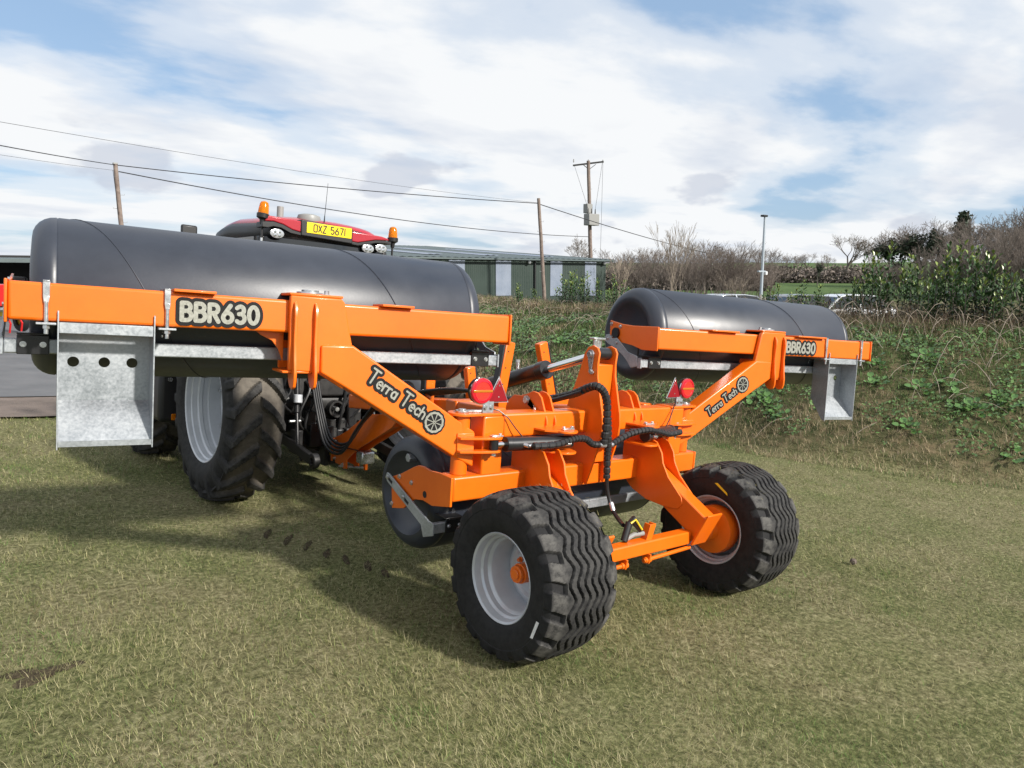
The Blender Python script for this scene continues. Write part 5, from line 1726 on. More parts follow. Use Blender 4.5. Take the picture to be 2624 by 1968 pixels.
# ------------------------------------------------------------------ parked cars beyond the bank
def make_car(x, y, rz, paint, label):
    z = tz(x, y)
    e = empty('parked_car', (x, y, z), (0, 0, rz))
    tag(e, label, 'car', 'cars parked beyond the bank')
    # lower body and glasshouse as lofted sections along local y
    secs = [(-2.1, 0.62, 0.30, 0.78), (-2.0, 0.80, 0.25, 0.92), (-1.2, 0.86, 0.22, 0.98), (0.4, 0.88, 0.22, 0.98), (1.2, 0.86, 0.22, 0.92), (1.95, 0.78, 0.25, 0.80), (2.1, 0.62, 0.30, 0.66)]
    m = MB()
    vs, fs = [], []
    for (yy, hw, z0, z1) in secs:
        vs += [(-hw, yy, z0), (hw, yy, z0), (hw * 1.02, yy, (z0 + z1) / 2), (hw * 0.95, yy, z1), (-hw * 0.95, yy, z1), (-hw * 1.02, yy, (z0 + z1) / 2)]
    for k in range(len(secs) - 1):
        for i in range(6):
            a, b = k * 6 + i, k * 6 + (i + 1) % 6
            fs.append((a, b, b + 6, a + 6))
    fs += [tuple(range(6)), tuple(range((len(secs) - 1) * 6, len(secs) * 6))]
    m.add(vs, fs)
    body = m.build('body', paint, e, bevel=0.05, seg=3)
    cab = [(-1.75, 0.93), (-1.25, 1.40), (-0.7, 1.47), (0.25, 1.47), (0.6, 1.40), (1.25, 0.93)]
    gl = MB()
    vs = []
    for (yy, zz) in cab:
        hw = 0.84 - 0.26 * (zz - 0.93) / 0.54
        vs += [(-hw, yy, zz), (hw, yy, zz)]
    k = len(cab)
    fs = [(2 * i, 2 * i + 1, 2 * i + 3, 2 * i + 2) for i in range(k - 1)] + [tuple(range(0, 2 * k, 2)), tuple(range(1, 2 * k, 2))]
    gl.add(vs, fs)
    gl.build('windows', 'dark_glass', e)
    rv = []
    for (yy, zz) in ((-1.30, 1.405), (-0.7, 1.482), (0.25, 1.482), (0.62, 1.405)):
        hw = 0.86 - 0.26 * (zz - 0.93) / 0.54
        rv += [(-hw, yy, zz), (hw, yy, zz), (hw, yy, zz - 0.05), (-hw, yy, zz - 0.05)]
    rm = MB()
    rm.add(rv, [(4 * i + a, 4 * i + (a + 1) % 4, 4 * i + 4 + (a + 1) % 4, 4 * i + 4 + a) for i in range(3) for a in range(4)] + [(0, 1, 2, 3), (12, 13, 14, 15)])
    rm.build('roof', paint, e, bevel=0.02)
    for sx in (-1, 1):
        for (a, b) in (((sx * 0.83, -1.74, 0.95), (sx * 0.61, -1.27, 1.40)), ((sx * 0.615, 0.60, 1.40), (sx * 0.83, 1.24, 0.95)), ((sx * 0.83, -0.25, 0.95), (sx * 0.60, -0.22, 1.45))):
            MB().beam(a, b, 0.06, 0.05).build('pillar', paint, e)
        for yy in (-1.3, 1.3):
            w = MB().lathe([(0.2, -0.1), (0.30, -0.1), (0.32, -0.06), (0.32, 0.06), (0.30, 0.1), (0.2, 0.1)], (sx * 0.80, yy, 0.32), (1, 0, 0), n=24, closed=True).build('wheel', 'black_plastic', e)
            MB().cyl((sx * 0.86, yy, 0.32), (sx * 0.89, yy, 0.32), 0.2, n=18).build('hubcap', 'rim', w)
        MB().box((sx * 0.62 - 0.12, -2.07, 0.72), (sx * 0.62 + 0.12, -1.98, 0.88)).build('rear_lamp', 'tail_red', e, bevel=0.02)
        MB().box((sx * 0.60 - 0.14, 1.96, 0.60), (sx * 0.60 + 0.14, 2.04, 0.72)).build('headlamp', 'lamp_lens', e, bevel=0.02)
    return e


make_car(22.3, 14.4, R(72), 'car_silver', 'silver car half hidden, leftmost behind the laurels')
make_car(24.6, 12.6, R(67), 'car_grey', 'dark grey car parked between two pale cars')
make_car(26.3, 11.3, R(63), 'car_white', 'pale car parked rightmost behind the laurels')


# ------------------------------------------------------------------ open barn and red implement at far left
def far_barn():
    e = empty('open_barn', (-8.0, 41.0, tz(-8, 41)))
    tag(e, 'open fronted barn with dark interior behind the left wing', 'barn')
    z = 0.0
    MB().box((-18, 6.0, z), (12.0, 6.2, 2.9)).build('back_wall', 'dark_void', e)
    MB().prism([(-0.5, 2.42), (-0.5, 2.60), (7, 2.80), (7, 2.62)], (-18.3, 0, 0), (0, 1, 0), (0, 0, 1), (30.6, 0, 0)).build('roof', 'shed_roof', e)
    for k in range(7):
        MB().box((-17.8 + 4.9 * k, -0.1, z), (-17.55 + 4.9 * k, 0.15, 2.4)).build('post', 'black_iron', e, bevel=0.01)


far_barn()


def red_implement(x, y, rz, label):
    e = empty('red_implement', (x, y, tz(x, y)), (0, 0, rz))
    tag(e, label, 'implement', 'machinery standing before the barn')
    MB().prism([(-0.9, 1.0), (0.9, 1.0), (1.1, 1.75), (-1.1, 1.75)], (-1.4, 0, 0), (0, 1, 0), (0, 0, 1), (2.8, 0, 0)).build('hopper', 'tail_red', e, bevel=0.03)
    MB().box((-1.6, -0.08, 0.62), (1.6, 0.08, 0.78)).build('frame_bar', 'yellow_paint', e, bevel=0.01)
    MB().box((-1.6, 0.7, 0.62), (1.6, 0.82, 0.78)).build('frame_bar', 'tail_red', e, bevel=0.01)
    for k in range(9):
        xx = -1.5 + 0.375 * k
        MB().tube([(xx, 0.0, 0.62), (xx, -0.25, 0.35), (xx, -0.1, 0.02)], 0.035, n=6).build('tine', 'tail_red', e)
    for sx in (-1, 1):
        w = MB().lathe([(0.22, -0.12), (0.40, -0.12), (0.44, -0.06), (0.44, 0.06), (0.40, 0.12), (0.22, 0.12)], (sx * 1.75, 0.4, 0.44), (1, 0, 0), n=24, closed=True).build('wheel', 'black_plastic', e)
        MB().cyl((sx * 1.72, 0.4, 0.44), (sx * 1.78, 0.4, 0.44), 0.22, n=18).build('rim', 'yellow_paint', w)
    MB().cyl((-0.9, 0.2, 1.75), (-0.9, 0.2, 2.1), 0.1, n=12).build('seed_tower', 'black_iron', e)


red_implement(-1.6, 28.5, R(17), 'red implement with yellow frame bar at the far left edge')
red_implement(-5.0, 30.0, R(-13), 'red implement farther back beside the open barn')


# ------------------------------------------------------------------ trees
def grow(seed, levels, kids, spread, taper, up, first=0.30, wob=0.10, r0=0.035):
    """branch skeleton of unit height: list of (p0, p1, r0, r1, level)"""
    rd = random.Random(seed)
    segs = []

    def branch(p, d, ln, r, lv):
        n = 3 if lv < 2 else 2
        q = p
        for i in range(n):
            d2 = (d + Vector((rd.uniform(-1, 1), rd.uniform(-1, 1), rd.uniform(-0.6, 1) * 0.6 + up * 0.15)) * wob).normalized()
            e = q + d2 * (ln / n)
            ra, rb = r * (1 - 0.35 * i / n), r * (1 - 0.35 * (i + 1) / n)
            segs.append((q, e, ra, rb, lv))
            if lv < levels and i > 0 and lv > 0 and rd.random() < 0.6:
                side(e, d2, ln * 0.55, rb * 0.5, lv + 1)
            q, d = e, d2
        if lv < levels:
            for k in range(kids[min(lv, len(kids) - 1)]):
                side(q, d, ln * rd.uniform(0.62, 0.86), rb * taper, lv + 1)

    def side(p, d, ln, r, lv):
        a = Vector((rd.gauss(0, 1), rd.gauss(0, 1), rd.gauss(0, 0.5)))
        a = (a - d * a.dot(d)).normalized()
        s_ = spread * rd.uniform(0.6, 1.25)
        nd_ = (d * math.cos(s_) + a * math.sin(s_) + Vector((0, 0, up))).normalized()
        branch(p, nd_, ln, max(r, 0.0011), lv)
    branch(Vector((0, 0, 0)), Vector((rd.uniform(-.06, .06), rd.uniform(-.06, .06), 1)), first, r0, 0)
    zm = max(s_[1].z for s_ in segs)
    k = 1.0 / zm
    return [(a * k, b * k, c * k, d * k, l) for a, b, c, d, l in segs]


def seg_mesh(name, segs, mname, sides=3, minr=0.0):
    vs, fs = [], []
    for a, b, ra, rb, l in segs:
        d = (b - a)
        if d.length < 1e-6:
            continue
        d = d.normalized()
        ax = Vector((0, 0, 1)) if abs(d.z) < 0.9 else Vector((1, 0, 0))
        s_ = d.cross(ax).normalized()
        u = s_.cross(d)
        o = len(vs)
        for p, r in ((a, ra), (b + d * 0.002, rb)):
            for k in range(sides):
                t = 2 * math.pi * k / sides
                vs.append(p + (s_ * math.cos(t) + u * math.sin(t)) * max(r, minr))
        for k in range(sides):
            k2 = (k + 1) % sides
            fs.append((o + k, o + k2, o + sides + k2, o + sides + k))
    me = bpy.data.meshes.new(name)
    me.from_pydata([tuple(v) for v in vs], [], fs)
    me.polygons.foreach_set('use_smooth', [True] * len(me.polygons))
    me.materials.append(MATS[mname])
    return me


def leaf_cloud(name, centres, n, spread, size, mname, seed, cols=None):
    """small leaf triangles scattered about points"""
    g = np.random.default_rng(seed)
    c = np.array([tuple(p) for p in centres])
    idx = g.integers(0, len(c), n)
    p = c[idx] + g.normal(0, spread, (n, 3))
    a = g.normal(0, 1, (n, 3)); a /= np.linalg.norm(a, axis=1)[:, None]
    b = g.normal(0, 1, (n, 3)); b -= a * (a * b).sum(1)[:, None]; b /= np.linalg.norm(b, axis=1)[:, None]
    s_ = size * g.uniform(0.6, 1.3, (n, 1))
    v = np.stack([p - a * s_ * 0.5, p + b * s_ * 0.45, p + a * s_ * 0.5, p - b * s_ * 0.45], 1).reshape(-1, 3)
    q = np.arange(4 * n).reshape(-1, 4)
    return np_mesh(name, v, q, mname, None, quads=True)


TREES = {}
for key, a in dict(oak=(3, 6, [4, 3, 3, 3, 2, 2], 0.72, 0.72, 0.10, 0.30), ash=(5, 6, [3, 3, 3, 2, 2, 2], 0.55, 0.70, 0.22, 0.32), round=(9, 6, [4, 3, 3, 3, 2, 2], 0.62, 0.66, 0.14, 0.24), wild=(14, 6, [3, 3, 3, 3, 2, 2], 0.75, 0.68, 0.16, 0.22)).items():
    segs = grow(a[0], a[1], a[2], a[3], a[4], a[5], a[6])
    TREES[key] = (seg_mesh('trunk', [s_ for s_ in segs if s_[4] <= 2], 'bark', 6), seg_mesh('crown', [s_ for s_ in segs if s_[4] > 2], 'twig', 3, 0.0016), segs)
# slim pale tree with many upright shoots
sg = []
for k in range(7):
    q = grow(40 + k, 4, [2, 2, 2, 2], 0.35, 0.62, 0.35, 0.45, 0.06, 0.012)
    s0 = random.uniform(0.6, 1.0)
    off = Vector((random.uniform(-.09, .09), random.uniform(-.09, .09), 0))
    lean = Vector((random.uniform(-.18, .18), random.uniform(-.18, .18), 0))
    sg += [(a * s0 + off + lean * a.z, b * s0 + off + lean * b.z, c * s0, d * s0, l) for a, b, c, d, l in q]
TREES['pale'] = (seg_mesh('trunk', [s_ for s_ in sg if s_[4] <= 1], 'pale_twig', 5), seg_mesh('crown', [s_ for s_ in sg if s_[4] > 1], 'pale_twig', 3, 0.0014), sg)
# thicket bush: many stems from the ground
for key, n, w in (('thicket', 15, 0.5), ('thicket2', 18, 0.7)):
    sg = []
    rd = random.Random(key)
    for k in range(n):
        q = grow(rd.randint(0, 9999), 5, [3, 3, 2, 2, 2], 0.5, 0.62, 0.22, 0.35, 0.10, 0.013)
        s0 = rd.uniform(0.5, 1.0)
        off = Vector((rd.uniform(-1, 1), rd.uniform(-1, 1), 0)) * w * 0.6
        lean = Vector((rd.uniform(-.3, .3), rd.uniform(-.3, .3), 0))
        sg += [(a * s0 + off + lean * a.z, b * s0 + off + lean * b.z, c * s0, d * s0, l) for a, b, c, d, l in q]
    TREES[key] = (seg_mesh('stems', [s_ for s_ in sg if s_[4] <= 1], 'bark', 4), seg_mesh('crown', [s_ for s_ in sg if s_[4] > 1], 'twig', 3, 0.0013), sg)
IVY = {}
for key in ('oak', 'wild'):
    pts = [s_[1] for s_ in TREES[key][2] if s_[4] <= 3 and s_[1].z < 0.8]
    IVY[key] = leaf_cloud('ivy', pts, 2600, 0.022, 0.035, 'ivy', 5)
CONE = leaf_cloud('crown', [Vector((math.cos(i * 2.4) * 0.24 * (1 - i / 260) ** 0.9 * ((i * 7) % 10) / 10, math.sin(i * 2.4) * 0.24 * (1 - i / 260) ** 0.9 * ((i * 7) % 10) / 10, 0.15 + 0.85 * i / 260)) for i in range(260)], 4200, 0.03, 0.05, 'ivy', 8)


def azpos(az, dist):
    az = az + 2.8 - (az - 46.25) * 0.0102
    return CAMP[0] + dist * math.sin(R(az)), CAMP[1] + dist * math.cos(R(az))


def tree(kind, az, dist, h, label, wide=1.0, ivy=False, name='bare_tree', group='bare trees beyond the bank'):
    x, y = azpos(az, dist)
    e = empty(name, (x, y, tz(x, y) - 0.1), (0, 0, random.uniform(0, 6.28)))
    e.scale = (h * wide, h * wide, h)
    tag(e, label, 'tree', group)
    if kind == 'cone':
        link_mesh('crown', CONE, e)
        MB().cyl((0, 0, 0), (0, 0, 0.9), 0.02, 0.006, n=6).build('trunk', 'bark', e)
        return e
    t = TREES[kind]
    tk = link_mesh('stems' if kind.startswith('thick') else 'trunk', t[0], e)
    if kind.startswith('thick') or kind == 'pale':
        tag(tk, kind='stuff')
    link_mesh('crown', t[1], e)
    if ivy:
        link_mesh('ivy', IVY[kind], e)
    return e


tree('pale', 49.9, 47, 6.2, 'slim pale young tree with upright shoots right of the shed', 1.0)
tree('pale', 45.9, 50, 4.0, 'slim pale bare sapling beside the shed corner', 1.1)
tree('pale', 54.6, 42, 2.6, 'low pale bare sapling just left of the lamp post', 1.4)
tree('round', 52.3, 92, 6.4, 'rounded bare tree above the thicket left of the lamp post', 1.1)
tree('ash', 42.3, 120, 8.0, 'small bare treetop just showing above the shed roof', 1.0)
for az, d, h, k, w in ((46.6, 62, 4.5, 'thicket', 1.0), (48.2, 60, 4.6, 'thicket2', 0.9), (50.8, 64, 5.1, 'thicket', 1.1), (52.2, 58, 5.1, 'thicket2', 0.9), (53.8, 60, 4.9, 'thicket', 1.0), (55.2, 63, 4.6, 'thicket2', 0.9), (47.4, 80, 5.2, 'thicket2', 1.2), (51.4, 78, 5.6, 'thicket', 1.2), (57.0, 66, 4.2, 'thicket', 1.0)):
    tree(k, az, d, h, 'tangled bare brown bush in the thicket between shed and lamp post', w, name='bare_bush', group='bushes between shed and lamp post')
for az, d, h, k in ((57.2, 175, 6.3, 'ash'), (58.2, 180, 5.3, 'wild'), (59.0, 172, 5.0, 'ash'), (59.7, 178, 5.3, 'round'), (61.0, 185, 5.3, 'ash'), (64.4, 170, 4.6, 'wild'), (56.2, 178, 6.6, 'round')):
    tree(k, az, d, h, 'small bare hedgerow tree on the far green field', 1.0, name='bare_tree', group='hedgerow trees on the far field')
tree('round', 62.2, 150, 8.6, 'bare round-headed tree standing alone on the field', 1.15)
tree('ash', 63.7, 152, 6.8, 'bare slender tree right beside the round-headed one', 0.9)
tree('wild', 60.4, 118, 4.6, 'stubby ivy-covered tree standing on the green field', 0.55, ivy=True)
tree('oak', 65.5, 112, 8.7, 'big dark ivy-clad oak, left of the pair', 1.0, ivy=True)
tree('oak', 66.9, 110, 9.2, 'big dark ivy-clad oak, right of the pair', 1.0, ivy=True)
tree('wild', 67.9, 112, 9.0, 'broad ivy-hung tree between the oaks and the conifer', 1.0, ivy=True)
tree('cone', 69.2, 112, 9.4, 'dark green conifer spire among the bare trees', 1.0, name='conifer', group='conifers')
for az, d, h, k, w in ((68.4, 85, 6.0, 'thicket', 1.1), (69.6, 80, 6.3, 'thicket2', 0.9), (70.8, 84, 6.8, 'thicket', 1.0), (71.8, 78, 6.7, 'thicket2', 0.9), (72.8, 84, 7.2, 'thicket', 1.0), (73.8, 80, 6.9, 'thicket2', 0.9), (74.9, 84, 7.2, 'thicket', 1.0), (76.2, 82, 6.9, 'thicket2', 1.0), (67.2, 82, 4.5, 'thicket2', 0.9), (65.8, 84, 3.8, 'thicket', 1.0), (64.4, 88, 3.4, 'thicket2', 1.0)):
    tree(k, az, d, h, 'dense bare bush in the wood at the right edge', w, name='bare_bush', group='bushes of the wood at the right')
for az, d, h, k in ((70.0, 105, 9.5, 'ash'), (71.0, 104, 9.6, 'wild'), (71.9, 106, 10.0, 'oak'), (72.9, 104, 9.9, 'ash'), (73.8, 106, 10.2, 'wild'), (74.8, 104, 9.6, 'oak'), (75.8, 106, 9.6, 'ash')):
    tree(k, az, d, h, 'tall bare tree at the back of the wood at the right edge', 1.1, group='trees of the wood at the right')


def hedge(az0, az1, dist, h, w, label, m='twig'):
    n = int((az1 - az0) * 60)
    pts = []
    for i in range(n):
        az = az0 + (az1 - az0) * random.random()
        d = dist + random.uniform(-w, w)
        x, y = azpos(az, d)
        pts.append(Vector((x, y, tz(x, y) + random.uniform(0, h))))
    me = leaf_cloud('hedge', pts, n * 14, 0.5, 0.45, m, 21)
    o = link_mesh('hedge', me)
    tag(o, label, 'hedge', 'field hedges on the far slope')


hedge(57.0, 66.0, 128, 1.2, 1.2, 'brown winter hedge across the near edge of the green field')
hedge(56.0, 65.0, 172, 1.5, 1.5, 'brown winter hedge along the top of the green field')
hedge(44.9, 57.0, 95, 2.0, 1.8, 'dark brown hedge behind the thicket right of the shed')


# ------------------------------------------------------------------ cherry laurels along the bank top
def laurel_mesh(seed):
    g = random.Random(seed)
    vs, fs, cols = [], [], []
    stems = []
    for k in range(g.randint(6, 9)):
        a = g.uniform(0, 6.28)
        r = g.uniform(0.05, 0.34)
        h = g.uniform(0.55, 1.0) if k else 1.0
        base = Vector((math.cos(a) * r * 0.4, math.sin(a) * r * 0.4, 0))
        top = Vector((math.cos(a) * r * 1.3, math.sin(a) * r * 1.3, h))
        mid = base.lerp(top, 0.5) + Vector((math.cos(a), math.sin(a), 0)) * 0.06
        stems.append((base, mid, top))
        n = int(64 * h)
        for i in range(n):
            u = 0.12 + 0.88 * i / n
            p = (base * (1 - u) + mid * u) * (1 - u) + (mid * (1 - u) + top * u) * u
            b = i * 2.4 + g.uniform(-.3, .3)
            el = 0.2 + 0.75 * u + g.uniform(-.25, .25)
            d = Vector((math.cos(b) * math.cos(el), math.sin(b) * math.cos(el), math.sin(el)))
            ln = g.uniform(0.085, 0.13) * (1.1 - 0.25 * u)
            off = d * g.uniform(0.0, 0.10)
            q = p + off + Vector((g.gauss(0, 1), g.gauss(0, 1), 0)) * 0.02
            s_ = d.cross(Vector((0, 0, 1))).normalized()
            nrm = s_.cross(d)
            w = ln * 0.30
            o = len(vs)
            vs += [q, q + d * ln * 0.5 + s_ * w + nrm * w * 0.35, q + d * ln - nrm * ln * 0.12, q + d * ln * 0.5 - s_ * w + nrm * w * 0.35, q + d * ln * 0.5 - nrm * 0.002]
            fs += [(o, o + 1, o + 4), (o + 1, o + 2, o + 4), (o + 2, o + 3, o + 4), (o + 3, o, o + 4)]
            if u > 0.82 and g.random() < 0.6:
                c = (0.20, 0.26, 0.06)
            else:
                j = g.uniform(0.7, 1.3)
                c = (0.060 * j, 0.120 * j, 0.042 * j)
            cols += [c] * 5
    v = np.array([tuple(p) for p in vs])
    me = np_mesh('foliage', v, np.array(fs), 'laurel_leaf', np.array(cols))
    m2 = MB()
    for b, m, t in stems:
        m2.tube([b, m, t], [0.012, 0.009, 0.004], n=5)
    st = m2.build('stems', 'bark', None)
    smesh = st.data
    bpy.data.objects.remove(st)
    return me, smesh


LAUR = [laurel_mesh(k) for k in (1, 2, 3, 4)]
LP = [(11.66, 14.68, 0.8), (12.14, 14.48, 0.62), (11.81, 12.97, 1.0), (12.21, 12.87, 1.2), (12.01, 12.19, 1.1), (12.41, 11.94, 0.95), (12.01, 11.04, 1.05), (12.2, 10.56, 0.8), (12.78, 6.73, 0.85), (13.03, 6.25, 0.65), (12.67, 5.72, 0.95), (12.88, 5.4, 0.7), (12.56, 4.63, 1.1), (12.38, 4.17, 1.5), (12.6, 3.78, 1.65), (12.8, 3.39, 1.35), (12.27, 2.97, 1.35), (12.64, 2.74, 1.65), (12.49, 2.31, 1.5), (12.96, 2.18, 1.6), (12.53, 1.86, 1.1), (12.91, 1.52, 1.7), (13.17, 1.21, 1.5), (13.34, 0.88, 1.4)]
LL = {0: 'cherry laurel at the left end of the row before the shed', 7: 'cherry laurel just left of the right wing drum', 22: 'tall cherry laurel at the right edge of the picture'}
for i, (x, y, h) in enumerate(LP):
    e = empty('laurel_shrub', (x, y, tz(x, y) - 0.05), (0, 0, i * 1.7))
    e.scale = (h * 0.42 + 0.32, h * 0.42 + 0.32, h)
    tag(e, LL.get(i, 'glossy green cherry laurel in front of the green shed' if i < 8 else 'glossy green cherry laurel in the row on the bank top at right'), 'shrub', 'laurels before the shed' if i < 8 else 'laurels on the bank top')
    if i in LL:
        del e['group']
    a, b = LAUR[i % 4]
    link_mesh('foliage', a, e)
    tag(link_mesh('stems', b, e), kind='stuff')


ORD = ['first', 'second', 'third', 'fourth', 'fifth', 'sixth', 'seventh', 'eighth', 'ninth', 'tenth', 'eleventh', 'twelfth', 'thirteenth', 'fourteenth', 'fifteenth']


def number_labels(group, text):
    """tell alike plants of a row apart by their order from left to right"""
    os_ = [o for o in COL.objects if o.get('group') == group]
    os_.sort(key=lambda o: math.atan2(o.location.x - CAMP[0], o.location.y - CAMP[1]))
    for k, o in enumerate(os_):
        o['label'] = text % (ORD[k] if k < len(ORD) else 'last')


number_labels('laurels before the shed', 'glossy cherry laurel before the green shed, %s from the left')
number_labels('laurels on the bank top', 'glossy cherry laurel on the bank top right of the lamp post, %s from the left')
number_labels('bushes between shed and lamp post', 'tangled bare brown bush between shed and lamp post, %s from the left')
number_labels('bushes of the wood at the right', 'dense bare bush before the wood at right, %s from the left')
number_labels('trees of the wood at the right', 'tall bare tree at the back of the right wood, %s from the left')
number_labels('hedgerow trees on the far field', 'small bare hedgerow tree on the far field, %s from the left')


# ------------------------------------------------------------------ broad-leaved weeds on the bank
def weed_mesh(seed):
    g = random.Random(seed)
    vs, fs, cols = [], [], []
    for k in range(g.randint(10, 16)):
        a = g.uniform(0, 6.28)
        el = g.uniform(0.1, 0.9)
        d = Vector((math.cos(a) * math.cos(el), math.sin(a) * math.cos(el), math.sin(el)))
        s_ = d.cross(Vector((0, 0, 1))).normalized()
        ln = g.uniform(0.07, 0.15)
        w = ln * g.uniform(0.33, 0.45)
        q = d * g.uniform(0.04, 0.20)
        dn = Vector((0, 0, -1))
        rows = [(0.0, 0.15, 0.0), (0.25, 0.95, 0.01), (0.55, 1.0, 0.06), (0.85, 0.6, 0.16), (1.0, 0.05, 0.24)]
        o = len(vs)
        for u, ww, dr in rows:
            c = q + d * ln * u + dn * ln * dr
            vs += [c - s_ * w * ww + Vector((0, 0, 0.015)), c, c + s_ * w * ww + Vector((0, 0, 0.015))]
        for i in range(4):
            for j in range(2):
                p = o + i * 3 + j
                fs += [(p, p + 1, p + 4), (p, p + 4, p + 3)]
        j = g.uniform(0.75, 1.3)
        cols += [(0.085 * j, 0.175 * j, 0.045 * j)] * 15
    return np_mesh('leaves', np.array([tuple(p) for p in vs]), np.array(fs), 'laurel_leaf', np.array(cols), smooth=True)


WEED = [weed_mesh(s_) for s_ in (1, 2, 3)]
WP = [[8.2, 4.39], [8.11, 3.99], [7.86, 3.61], [7.88, 4.11], [8.6, 3.98], [8.05, 6.99], [9.73, 2.9], [9.6, 2.71], [9.22, 2.47], [9.05, 2.52], [9.34, 1.88], [9.79, 1.63], [9.53, 1.39], [9.35, 1.07], [9.46, 1.22], [9.19, 1.35], [9.83, 0.89], [9.85, 0.74], [8.84, 8.38], [8.82, 9.89], [8.51, 10.33], [8.65, 4.81], [8.45, 1.69], [7.26, 9.42], [7.98, 3.8], [8.2, 4.16], [7.79, 3.43], [11.54, 1.7], [10.2, 2.1], [8.93, 0.39]]
for i, (x, y) in enumerate(WP):
    nrm = Vector((-0.42, -0.05, 0.9)).normalized()
    o = empty('broadleaf_weed', (x, y, tz(x, y)), nrm.to_track_quat('Z', 'Y').to_euler())
    s_ = random.uniform(0.65, 1.1)
    o.scale = (s_, s_, s_)
    tag(link_mesh('leaves', WEED[i % 3], o), kind='stuff')
    tag(o, 'clump of broad green weed leaves growing on the bank', 'weed', 'broad-leaved weeds on the bank')


# ------------------------------------------------------------------ grass
def blades(n, x, y, ln, wid, lean, pal, pick, name, label, comb=None, curve=0.0):
    z = terr(x, y)
    az = rng.uniform(0, 2 * np.pi, n)
    if comb is not None:
        az = comb + rng.normal(0, 1.1, n)
    dx, dy = np.cos(az), np.sin(az)
    sx, sy = -dy, dx
    c, s_ = np.sin(lean), np.cos(lean)
    w = wid / 2
    b0 = np.stack([x - sx * w, y - sy * w, z - 0.006], -1)
    b1 = np.stack([x + sx * w, y + sy * w, z - 0.006], -1)
    tip = np.stack([x + dx * c * ln, y + dy * c * ln, z + s_ * ln], -1)
    col = pal[pick] * rng.uniform(0.6, 1.4, (n, 1))
    if curve > 0:
        m = np.stack([x + dx * c * ln * 0.45, y + dy * c * ln * 0.45, z + s_ * ln * 0.5 + ln * curve], -1)
        sv = np.stack([sx * w * 0.7, sy * w * 0.7, 0 * w], -1)
        v = np.stack([b0, b1, m - sv, m + sv, tip], 1).reshape(-1, 3)
        i = np.arange(n)[:, None] * 5
        f = np.concatenate([i + [0, 1, 3], i + [0, 3, 2], i + [2, 3, 4]], 1).reshape(-1, 3)
        cc = np.repeat(col, 5, 0)
    else:
        v = np.stack([b0, b1, tip], 1).reshape(-1, 3)
        f = np.arange(3 * n).reshape(-1, 3)
        cc = np.repeat(col, 3, 0)
    me = np_mesh(name, v, f, 'blade', cc)
    o = link_mesh(name, me)
    tag(o, label, None, None, 'stuff')


PAL = np.array([(0.160, 0.190, 0.058), (0.220, 0.235, 0.088), (0.315, 0.29, 0.142), (0.43, 0.385, 0.225), (0.080, 0.115, 0.036), (0.20, 0.15, 0.08), (0.13, 0.23, 0.055)])


